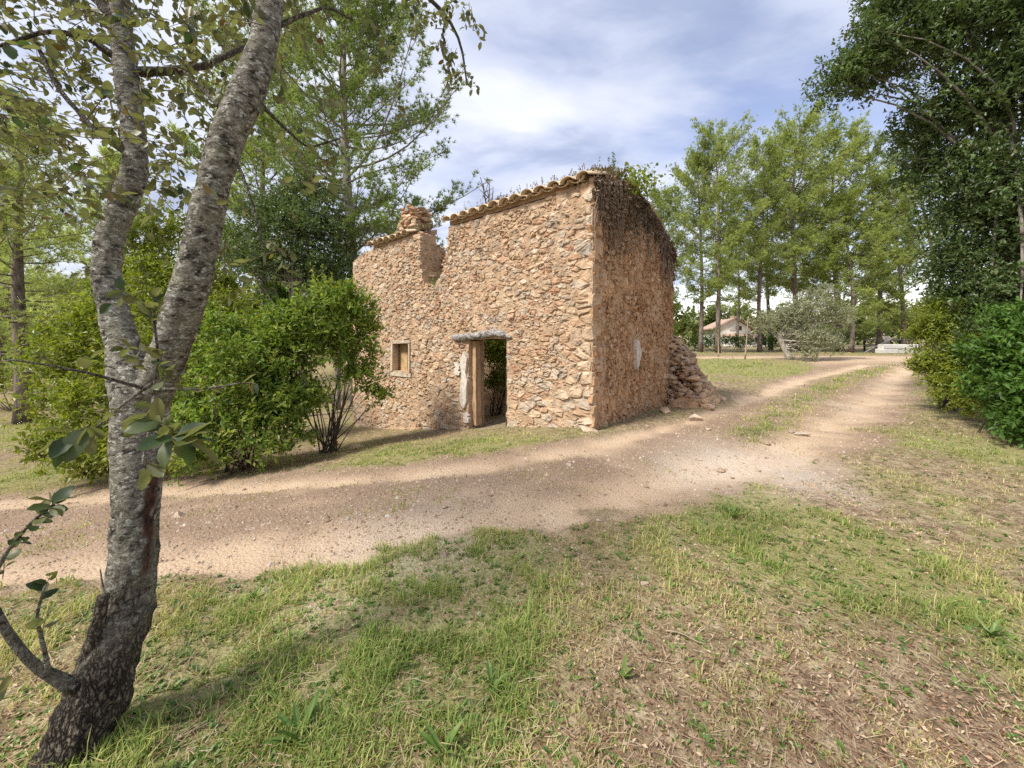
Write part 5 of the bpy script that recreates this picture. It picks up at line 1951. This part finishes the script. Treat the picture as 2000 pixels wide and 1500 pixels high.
def oak():
    base = np.append(P(140, 1500, 1.47)[:2], 0)
    base[2] = float(gz(base[0], base[1]))
    root = thing('oak_tree', 'leaning forked oak with lichen-spotted bark standing nearest the camera', 'oak tree', base)
    V_, F_, T_, S_, n0 = [], [], [], [], 0
    for li, (lst, k, n) in enumerate(((OAK_L, 44, 210), (OAK_R, 40, 150))):
        pts = np.array([np.append(P(px, py, Y), w * 0.405 * (1 - 0.16 * sstep(1250, 1480, py)) / F * Y) for px, py, w, Y in lst])
        p = resample(pts, n)
        V, fs = tubes(p[None, :, :3], p[None, :, 3], k)
        ctr = np.repeat(p[:, :3], k, 0)
        nr = nrm(V - ctr)
        R = np.repeat(p[:, 3], k)
        zz = V[:, 2]
        old = 1 - sstep(0.18, 0.98, zz + (fbm(V * 9, 4, 5) - 0.5) * 0.9)
        # deep fissures low down, faint swellings above
        q = V * np.array([26, 26, 11])
        rid = np.abs(fbm(q, 3, 7) - 0.5) * 2
        lump = fbm(V * 7, 3, 17) - 0.5
        q2 = V * np.array([30, 30, 70])
        fine = fbm(q2, 2, 27) - 0.5
        disp = old * (np.minimum(rid, 0.5) - 0.28) * 0.045 + lump * R * 0.22 + (1 - old) * fine * 0.010
        if li == 0:
            disp = disp + 0.012 * np.maximum(0, 0.25 - zz) ** 1.0 * (0.5 + fbm(nr * 2, 2, 3))
        V = V + nr * disp[:, None]
        # red bleeding scar on the sun-averted flank
        px = CX + V[:, 0] / V[:, 1] * F
        py = HY + (EYE - V[:, 2]) / V[:, 1] * F
        line = np.interp(py, [760, 900, 1000, 1100, 1160], [312, 300, 293, 284, 280])
        wd = np.interp(py, [860, 900, 1000, 1100, 1160], [4, 15, 14, 7, 3])
        sc = np.exp(-((px - line) / wd) ** 2) * sstep(880, 925, py) * (1 - sstep(1095, 1165, py)) * (nr[:, 1] < 0.25) if li == 0 else np.zeros(len(V))
        sc2 = np.zeros(len(V))
        if li == 1:
            l2 = np.interp(py, [500, 600, 700, 780], [425, 405, 366, 330])
            sc2 = 0.75 * np.exp(-((px - l2) / 9) ** 2) * sstep(560, 640, py) * (nr[:, 1] < 0.4)
        for f in fs:
            F_.append((f.shape[1], f + n0))
        V_.append(V)
        T_.append(old)
        S_.append(np.clip(sc * 1.7 * sstep(0.36, 0.6, fbm(V * np.array([45, 45, 14]), 3, 4) + 0.06) + sc2 * sstep(0.3, 0.6, fbm(V * np.array([45, 45, 14]), 3, 6)), 0, 1))
        n0 += len(V)
    # pruned stub, low bough and a few boughs in the crown
    extra = [([(172, 1290, 26, 1.50), (184, 1240, 22, 1.49), (196, 1195, 20, 1.49), (202, 1162, 19, 1.50)], 0.9), ([(150, 1342, 30, 1.46), (110, 1326, 19, 1.42), (62, 1298, 16, 1.38), (25, 1255, 15, 1.36), (0, 1208, 14, 1.34), (-60, 1110, 11, 1.3), (-150, 980, 7, 1.25)], 0.55),
             ([(270, 140, 20, 1.95), (330, 138, 15, 2.0), (400, 130, 12, 2.1), (480, 90, 9, 2.3)], 0.8), ([(236, 50, 22, 1.98), (190, 0, 18, 2.0), (120, -60, 14, 2.1)], 0.9),
             ([(236, 120, 16, 1.95), (170, 70, 12, 1.9), (90, 60, 8, 1.8), (0, 90, 6, 1.75)], 0.9), ([(250, 300, 14, 1.88), (190, 260, 10, 1.9), (110, 170, 8, 1.95), (60, 60, 6, 2.0)], 0.9),
             ([(530, -20, 24, 1.72), (620, -70, 16, 1.95), (760, -60, 11, 2.2), (850, 0, 8, 2.35), (900, 70, 5, 2.4), (912, 165, 3, 2.4)], 0.8), ([(525, 60, 12, 1.7), (590, 30, 7, 1.8), (640, 12, 5, 1.9), (690, 40, 4, 2.0)], 0.8),
             ([(505, 200, 10, 1.66), (545, 240, 6, 1.7), (600, 290, 4, 1.75), (665, 270, 3, 1.8)], 0.8), ([(440, 290, 9, 1.62), (470, 330, 6, 1.6), (500, 420, 4, 1.6), (520, 520, 3, 1.6)], 0.8),
             ([(450, 230, 10, 1.64), (400, 180, 7, 1.75), (360, 140, 5, 1.9)], 0.8), ([(285, 760, 7, 1.60), (180, 730, 5, 1.45), (90, 712, 4, 1.35), (15, 702, 3, 1.3)], 0.7),
             ([(298, 780, 6, 1.58), (310, 700, 5, 1.50), (300, 620, 4, 1.45), (302, 560, 3, 1.42)], 0.7), ([(295, 750, 6, 1.6), (240, 790, 5, 1.4), (190, 835, 5, 1.25), (150, 870, 4, 1.2)], 0.6),
             ([(300, 770, 6, 1.58), (298, 830, 5, 1.35), (312, 850, 5, 1.25), (340, 868, 4, 1.2)], 0.6), ([(320, 760, 6, 1.6), (400, 760, 4, 1.5), (470, 748, 3, 1.45)], 0.7), ([(300, 800, 5, 1.55), (282, 880, 4, 1.4), (278, 910, 3, 1.35)], 0.6),
             ([(95, 1310, 8, 1.39), (82, 1250, 7, 1.36), (70, 1205, 6, 1.34), (88, 1145, 4, 1.33)], 0.4), ([(-40, 1180, 9, 1.3), (8, 1085, 7, 1.3), (60, 1020, 6, 1.3), (105, 985, 5, 1.3)], 0.4), ([(205, 1165, 3, 1.5), (198, 1130, 3, 1.5), (196, 1112, 2, 1.5)], 0.3)]
    for lst, t in extra:
        pts = np.array([np.append(P(px, py, Y), w * 0.5 / F * Y) for px, py, w, Y in lst])
        p = resample(pts, 18)
        V, fs = tubes(p[None, :, :3], p[None, :, 3], 9)
        V = V + (np.stack([fbm(V * 25 + c * 9, 2, c) for c in range(3)], -1) - 0.5) * np.repeat(p[:, 3], 9)[:, None] * 0.5
        for f in fs:
            F_.append((f.shape[1], f + n0))
        V_.append(V)
        T_.append(np.full(len(V), t))
        S_.append(np.zeros(len(V)))
        n0 += len(V)
    groups = {}
    for k, f in F_:
        groups.setdefault(k, []).append(f)
    V = np.concatenate(V_)
    obj('trunk', mesh('trunk', V - base, [np.concatenate(f) for f in groups.values()], M['oak_bark'], {'tint': np.concatenate(T_), 'scar': np.concatenate(S_)}, True), root)

    # ---- leaves on twigs
    Cs, Ds, Us, Ls = [], [], [], []
    tg = Geo()

    def twig(a, d, n, L, ln, r=0.0022, droop=0.25):
        d = nrm(d)
        s = np.linspace(0, 1, 5)
        pts = a + np.outer(s * ln, d) + np.outer(-droop * ln * s ** 2, [0, 0, 1]) + np.outer(np.sin(s * 4), rng.normal(size=3)) * ln * 0.05
        V, fs = tubes(pts[None], np.linspace(r, r * 0.45, 5)[None], 4, False)
        tg.add(V, fs, 0.5)
        for i in range(n):
            f = (i + 0.6) / n
            f = f ** 0.8
            p = np.array([np.interp(f, s, pts[:, c]) for c in range(3)])
            td = nrm(np.array([np.interp(min(f + 0.1, 1), s, pts[:, c]) for c in range(3)]) - p + d * 1e-4)
            o = nrm(np.cross(td, rng.normal(size=3)))
            Cs.append(p)
            Ds.append(nrm(td * 0.55 + o * 0.8 + np.array([0, 0, -0.15])))
            Us.append(nrm(np.array([0, 0, 0.9]) + rng.normal(size=3) * 0.55))
            Ls.append(L * rng.uniform(0.62, 1.05))

    # canopy of the near crown
    k = 0
    while k < 1180:
        px, py = rng.uniform(-160, 620), rng.uniform(-260, 500)
        lim = np.interp(px, [-160, 0, 150, 300, 420, 520, 620], [430, 420, 400, 380, 300, 180, 60])
        if py > lim and rng.random() > 0.12:
            continue
        if py > lim - 140 and rng.random() < 0.35:
            continue
        Y = rng.uniform(1.5, 3.4)
        twig(P(px, py, Y), nrm(rng.normal(size=3) * np.array([1, 1, 0.6])), int(rng.integers(5, 9)), 0.056, rng.uniform(0.12, 0.26))
        k += 1
    # the leafy crown above the frame, which throws the dapples on the ground
    for _ in range(60):
        c_ = np.array([rng.normal() * 1.3 - 1.6, rng.normal() * 1.3 + 0.7, rng.uniform(3.4, 5.2)])
        if c_[1] > 0.3 and c_[0] / c_[1] > -0.12 and (c_[2] - EYE - 0.35) / c_[1] < 0.95:
            continue
        twig(c_, rdir(1)[0], 7, 0.065, 0.28)
    # hanging boughs against the sky
    for (x0, y0), (x1, y1), nn in (((830, -20), (915, 170), 24), ((860, -10), (940, 20), 8), ((840, 0), (810, 40), 4), ((820, -10), (930, 60), 8)):
        for i in range(nn):
            f = rng.random()
            twig(P(x0 + (x1 - x0) * f + rng.normal() * 8, y0 + (y1 - y0) * f + rng.normal() * 8, 2.35 + rng.normal() * 0.08), np.array([rng.normal() * 0.6, rng.normal() * 0.4, -0.7]), 6, 0.050, 0.11, 0.0016)
    for (x, y, Y) in ((560, 60, 1.8), (600, 160, 1.8), (620, 190, 1.75), (560, 205, 1.7), (585, 250, 1.7), (640, 265, 1.8), (660, 300, 1.8), (555, 300, 1.7), (610, 235, 1.75), (690, 110, 2.0), (720, 130, 2.1), (740, 190, 2.2), (770, 180, 2.3), (700, 30, 2.0), (650, 20, 1.9),
                      (530, 350, 1.6), (490, 420, 1.6), (510, 470, 1.6), (540, 550, 1.6), (505, 540, 1.6), (440, 470, 1.7), (330, 430, 1.8), (150, 440, 1.7), (170, 520, 1.7), (110, 380, 1.6), (500, 20, 1.9), (380, 250, 1.9), (340, 330, 1.9), (760, 90, 2.1), (790, 150, 2.2)):
        twig(P(x, y, Y), np.array([rng.normal(), rng.normal() * 0.6, -0.3 + rng.normal() * 0.3]), int(rng.integers(5, 9)), 0.056, 0.16, 0.0018)
    # sprouts before the trunk: leaf by leaf
    for (x, y, Y, n, L, ln, dx, dz) in ((300, 835, 1.18, 11, 0.10, 0.10, 0.6, -0.2), (335, 850, 1.12, 9, 0.10, 0.08, 0.9, -0.1), (300, 790, 1.25, 7, 0.07, 0.08, 0.3, -0.6), (320, 840, 1.2, 6, 0.075, 0.06, 0.2, 0.8), (300, 650, 1.42, 8, 0.06, 0.12, 0.2, 0.9), (305, 750, 1.42, 9, 0.062, 0.08, 0.5, 0.3), (290, 730, 1.42, 7, 0.06, 0.08, -0.3, 0.6), (285, 895, 1.22, 6, 0.075, 0.05, 0.1, -0.9), (175, 830, 1.2, 8, 0.10, 0.09, -0.8, -0.4), (250, 800, 1.3, 4, 0.06, 0.08, -0.5, -0.2), (305, 720, 1.42, 7, 0.062, 0.10, 0.3, 0.4),
                                        (300, 620, 1.42, 7, 0.06, 0.14, 0.0, 0.9), (330, 745, 1.45, 4, 0.055, 0.1, 0.9, 0.1), (290, 690, 1.44, 5, 0.055, 0.08, -0.6, 0.3), (240, 610, 1.5, 4, 0.06, 0.1, -0.8, 0.5), (20, 705, 1.3, 5, 0.055, 0.09, -1, 0.1), (110, 718, 1.37, 4, 0.05, 0.07, -0.4, 0.6), (170, 730, 1.42, 4, 0.055, 0.08, -0.2, 0.7),
                                        (380, 765, 1.5, 3, 0.055, 0.1, 1, 0.2), (460, 750, 1.45, 4, 0.055, 0.09, 1, 0.1), (75, 1180, 1.33, 6, 0.055, 0.10, 0.1, 1), (82, 1240, 1.35, 5, 0.055, 0.08, 0.2, 0.8), (15, 1080, 1.3, 6, 0.06, 0.10, 0.4, 0.7), (55, 1030, 1.3, 7, 0.06, 0.10, 0.5, 0.6), (95, 995, 1.3, 7, 0.065, 0.08, 0.6, 0.5), (40, 1300, 1.38, 4, 0.06, 0.07, -0.3, -0.3),
                                        (225, 720, 1.5, 3, 0.05, 0.07, -0.5, 0.5), (5, 1130, 1.3, 5, 0.05, 0.08, -0.2, 0.6), (280, 590, 1.46, 5, 0.06, 0.09, -0.3, 0.5)):
        twig(P(x, y, Y), np.array([dx, rng.normal() * 0.4 - 0.2, dz]), n, L, ln, 0.002, 0.1)
    Cs, Ds, Us, Ls = map(np.array, (Cs, Ds, Us, Ls))
    px = CX + Cs[:, 0] / Cs[:, 1] * F
    py = HY + (EYE - Cs[:, 2]) / Cs[:, 1] * F
    size = np.where((Cs[:, 1] > 0.3) & (px > -20) & (px < 2020) & (py > -20) & (py < 1520), Ls / np.maximum(Cs[:, 1], 0.3), 0)
    order = np.argsort(-size)
    first, rest = order[:298], order[298:]
    mes = []
    for j in range(4):
        gg = Geo()
        sv = np.linspace(0, 1, 9)
        wd = (0.50, 0.58, 0.64, 0.46)[j] * 0.5 * np.array([0.05, 0.62, 0.92, 1.0, 1.0, 0.93, 0.78, 0.5, 0.03]) * (1 + 0.05 * np.array([0, 1, -1, 1, -1, 1, -1, 1, 0]))
        fo, cu = (0.08, 0.13, 0.04, 0.10)[j], (0.10, -0.05, 0.16, 0.04)[j]
        LV = []
        for a_ in (-1, -0.5, 0, 0.5, 1):
            LV.append(np.column_stack([a_ * wd, sv, fo * abs(a_) * np.sin(sv * 3.1) - cu * (sv - 0.3) ** 2 + 0.02 * np.sin(sv * 9 + a_ * 2) * abs(a_)]))
        LV = np.concatenate(LV)
        b_ = (np.arange(4)[:, None] * 9 + np.arange(8)[None]).ravel()
        gg.add(LV, [np.stack([b_, b_ + 9, b_ + 10, b_ + 1], -1)], 0.5)
        mes.append(gg.mesh('leaf', M['oak_leaf_part'], (0, 0, 0), True))
    for i in first:
        d = Vector(Ds[i])
        s = d.cross(Vector(Us[i])).normalized()
        n = s.cross(d)
        R = (Matrix((s, d, n)).transposed() * float(Ls[i])).to_4x4()
        R.translation = Vector(Cs[i] - base)
        o = obj('leaf', mes[int(rng.integers(0, 4))], root)
        o.matrix_basis = R
    g = Geo()
    leaf_geo(g, Cs[rest], Ds[rest], Us[rest], Ls[rest], 0.56, 'oval', 0.09)
    obj('crown', g.mesh('crown', M['oak_leaf'], base, True), root, kind='stuff')
    obj('twigs', tg.mesh('twigs', M['twig'], base, True), root)


oak()


# ------------------------------------------------------------------ ground cover
def free_of_house(x, y):
    t, s = ts(x, y)
    return ~((t > -0.02) & (t < 8.85) & (s > -0.02) & (s < 4.3))


def scatter(n, ymin, ymax, pw=1.0):
    """more of it near the path of the viewer, thinning with distance"""
    u = rng.random(n)
    Y = ymin * (ymax / ymin) ** u
    X = rng.uniform(-1, 1, n) * (1.45 * Y + 1.2)
    return X, Y


def grass():
    X, Y = scatter(620000, 1.05, 30)
    tr, track, rut, pale, grn = ground_fields(X, Y)
    mid = np.exp(-(seg_dist(X, Y, MIDG) / 0.45) ** 2)
    p = np.column_stack([X, Y])
    tuft = sstep(0.42, 0.66, fbm(p * 4.5, 3, 51))
    far = sstep(7, 16, Y)
    dens = np.clip(0.34 + 0.42 * grn + 0.25 * sstep(6, 14, Y), 0, 1) * (0.26 + 0.74 * tuft) * (1 - track)
    dens = np.maximum(dens, np.clip(mid * 1.4, 0, 1) * (0.5 + 0.5 * tuft))
    dens = np.maximum(dens, 0.15 * track * (1 - rut) * tuft * sstep(0.45, 0.62, fbm(p * 0.8, 3, 91)) * 1.6)
    ok = (rng.random(len(X)) < dens) & free_of_house(X, Y)
    X, Y, grn, mid, tuft, track, far = (v[ok] for v in (X, Y, grn, mid, tuft, track, far))
    z = gzn(X, Y) - 0.005
    n = len(X)
    h = rng.uniform(0.014, 0.060, n) * (0.5 + 0.7 * tuft) * (0.75 + 0.45 * grn)
    h = h * np.where(rng.random(n) < 0.04, 1.9, 1.0)
    h = h * (1 + 1.1 * mid)
    h = h * np.clip(0.75 + 0.4 * grn, 0.7, 1.2) * (1 + 0.5 * far)
    a = rng.uniform(0, 2 * np.pi, n)
    lean = rng.uniform(0.15, 1.3, n)
    hd = np.column_stack([np.cos(a), np.sin(a), np.zeros(n)])
    sd = np.column_stack([-np.sin(a), np.cos(a), np.zeros(n)])
    w = (rng.uniform(0.0011, 0.0026, n) * (1 + Y * 0.22))[:, None]
    c = np.column_stack([X, Y, z])
    up = np.array([0, 0, 1.0])
    m1 = c + up * (h * 0.55)[:, None] + hd * (h * 0.22 * lean)[:, None]
    tip = c + up * (h * (1 - 0.25 * lean))[:, None] + hd * (h * 0.8 * lean)[:, None]
    V = np.stack([c - sd * w, c + sd * w, m1 - sd * w * 0.8, m1 + sd * w * 0.8, tip], 1).reshape(-1, 3)
    i = np.arange(n)[:, None] * 5
    patch = fbm(np.column_stack([X, Y]) * 1.6, 3, 71)
    t = np.clip(0.28 + 0.45 * np.maximum(grn, mid) + (patch - 0.5) * 0.5 + rng.normal(size=n) * 0.24, 0, 1)
    obj('grass', mesh('grass', V, [i + [0, 1, 3, 2], i + [2, 3, 4]], M['grass'], {'tint': np.repeat(t, 5)}), None, kind='stuff')
    return n


n_gr = grass()


def litter():
    # fallen leaves
    X, Y = scatter(95000, 1.0, 12)
    tr, track, rut, pale, grn = ground_fields(X, Y)
    dens = np.clip(0.85 - 0.75 * grn, 0.1, 1) * (1 - track) + 0.13 * track * (1 - 0.7 * rut)
    ok = (rng.random(len(X)) < dens) & free_of_house(X, Y)
    X, Y = X[ok], Y[ok]
    n = len(X)
    z = gzn(X, Y) + 0.004
    a = rng.uniform(0, 2 * np.pi, n)
    D = np.column_stack([np.cos(a), np.sin(a), rng.normal(size=n) * 0.35])
    U = nrm(np.column_stack([rng.normal(size=(n, 2)) * 0.5, np.ones(n)]))
    g = Geo()
    leaf_geo(g, np.column_stack([X, Y, z + rng.uniform(0, 0.012, n)]), D, U, rng.uniform(0.006, 0.024, n) * (1 + 0.06 * Y), 0.5, fold=0.10)
    # straw
    X, Y = scatter(36000, 1.0, 10)
    tr, track, rut, pale, grn = ground_fields(X, Y)
    ok = (rng.random(len(X)) < (1 - track) * 0.9) & free_of_house(X, Y)
    X, Y = X[ok], Y[ok]
    n = len(X)
    z = gzn(X, Y) + 0.01
    a = rng.uniform(0, 2 * np.pi, n)
    L = rng.uniform(0.015, 0.085, n) * (1 + 0.6 * (rng.random(n) < 0.08))
    d = np.column_stack([np.cos(a), np.sin(a), rng.normal(size=n) * 0.15]) * L[:, None]
    s = np.column_stack([-np.sin(a), np.cos(a), np.zeros(n)]) * (0.0009 * (1 + 0.2 * Y))[:, None]
    c = np.column_stack([X, Y, z + rng.uniform(0, 0.015, n)])
    V = np.stack([c - s, c + s, c + d + s, c + d - s], 1).reshape(-1, 3)
    g.add(V, [np.arange(len(V)).reshape(-1, 4)], np.repeat(rng.uniform(0.2, 0.85, n), 4))
    obj('leaf_litter', g.mesh('leaf_litter', M['litter']), None, kind='stuff')


litter()


def gravel():
    X, Y = scatter(52000, 2.2, 20)
    tr, track, rut, pale, grn = ground_fields(X, Y)
    dens = track * (0.85 - 0.62 * rut) + 0.9 * pale + 0.05
    ok = (rng.random(len(X)) < dens) & free_of_house(X, Y)
    X, Y = X[ok][:26000], Y[ok][:26000]
    n = len(X)
    z = gzn(X, Y)
    oc = np.array([[1, 0, 0], [0, 1, 0], [-1, 0, 0], [0, -1, 0], [0, 0, 0.8], [0, 0, -0.5]], float)
    tri = np.array([[0, 1, 4], [1, 2, 4], [2, 3, 4], [3, 0, 4], [1, 0, 5], [2, 1, 5], [3, 2, 5], [0, 3, 5]])
    s = rng.lognormal(-4.85, 0.45, n)[:, None, None] * (1 + 0.06 * Y)[:, None, None]
    a = rng.uniform(0, 2 * np.pi, n)
    V = oc[None] * rng.uniform(0.6, 1.3, (n, 6, 1))
    x = V[:, :, 0] * np.cos(a)[:, None] - V[:, :, 1] * np.sin(a)[:, None]
    y = V[:, :, 0] * np.sin(a)[:, None] + V[:, :, 1] * np.cos(a)[:, None]
    V = np.stack([x, y, V[:, :, 2]], -1) * s + np.column_stack([X, Y, z])[:, None]
    i = (np.arange(n) * 6)[:, None, None]
    obj('gravel', mesh('gravel', V.reshape(-1, 3), [(tri[None] + i).reshape(-1, 3)], M['pebble'], {'tint': np.repeat(rng.random(n), 6)}), None, kind='stuff')


gravel()


def weeds():
    # broad-leaved weeds scattered in the near grass, uncountable small ones
    X, Y = scatter(15000, 1.1, 8)
    tr, track, rut, pale, grn = ground_fields(X, Y)
    ok = (rng.random(len(X)) < np.clip(grn + 0.2, 0, 1) * (1 - track) * 0.8) & free_of_house(X, Y)
    X, Y = X[ok], Y[ok]
    n = len(X)
    z = gzn(X, Y)
    k = 6
    i = np.repeat(np.arange(n), k)
    a = rng.uniform(0, 2 * np.pi, n * k)
    sc = rng.uniform(0.5, 1.2, n)[i]
    D = np.column_stack([np.cos(a), np.sin(a), rng.uniform(0.1, 1.0, n * k)])
    U = nrm(np.column_stack([-np.cos(a) * 0.5, -np.sin(a) * 0.5, np.ones(n * k)]))
    C = np.column_stack([X, Y, z])[i] + np.column_stack([np.cos(a), np.sin(a), np.zeros(n * k)]) * 0.004
    g = Geo()
    leaf_geo(g, C, D, U, sc * rng.uniform(0.014, 0.038, n * k), 0.5, 'oval', 0.08)
    obj('small_weeds', g.mesh('small_weeds', M['weed']), None, kind='stuff')
    # a few big ones one can point at
    for px, py, nl, L, lab in ((585, 1440, 9, 0.15, 'long-leaved dark weed near the bottom edge of the grass'), (500, 1165, 7, 0.10, 'broad-leaved weed at the grass edge below the track, nearer the oak'), (735, 1145, 6, 0.08, 'small broad-leaved weed at the grass edge below the track'),
                               (1430, 1000, 12, 0.13, 'tall spiky weed at the verge below the gravel patch'), (960, 1340, 8, 0.13, 'weed with long leaves lying over the brown litter'), (1215, 1330, 6, 0.09, 'lone weed in the bare brown litter'), (865, 1475, 8, 0.12, 'weed tuft at the very bottom edge of the picture'), (1935, 1245, 11, 0.10, 'green weed clump on the reddish bank')):
        b = on_ground(px, py)
        b[2] = float(gzn(b[:1], b[1:2])[0])
        a = rng.uniform(0, 2 * np.pi, nl)
        D = np.column_stack([np.cos(a), np.sin(a), rng.uniform(0.3, 1.5, nl)])
        U = nrm(np.column_stack([-np.cos(a), -np.sin(a), np.full(nl, 0.7)]))
        g = Geo()
        leaf_geo(g, np.tile(b, (nl, 1)), D, U, L * rng.uniform(0.7, 1.2, nl), 0.2, 'oval', 0.06)
        tag(obj('weed', g.mesh('weed', M['weed'], b), None, b), lab, 'weed')
    # fallen twigs
    for px, py, px2, py2, lab in ((1030, 1375, 1075, 1428, 'pale fallen twig lying on the litter below the middle of the grass'), (340, 1450, 420, 1405, 'grey fallen twig beside the foot of the oak'), (1300, 1240, 1380, 1262, 'thin straw-coloured twig across the brown litter'), (75, 1465, 62, 1500, 'bleached bent twig against the base of the oak')):
        a, e = on_ground(px, py), on_ground(px2, py2)
        a[2], e[2] = (float(gzn(v[:1], v[1:2])[0]) + 0.012 for v in (a, e))
        s = np.linspace(0, 1, 8)
        pts = a + np.outer(s, e - a) + np.outer(np.sin(s * 5), [0.01, 0.006, 0.003])
        V, fs = tubes(pts[None], np.linspace(0.005, 0.003, 8)[None], 5)
        g = Geo()
        g.add(V, fs, 0.5)
        tag(obj('twig', g.mesh('twig', M['stake'], a, True), None, a), lab, 'twig')


weeds()
print('stones', n_st, 'blades', n_gr, 'objects', len(bpy.data.objects), 'tris', sum(len(o.data.loops) - 2 * len(o.data.polygons) for o in bpy.data.objects if o.type == 'MESH'))
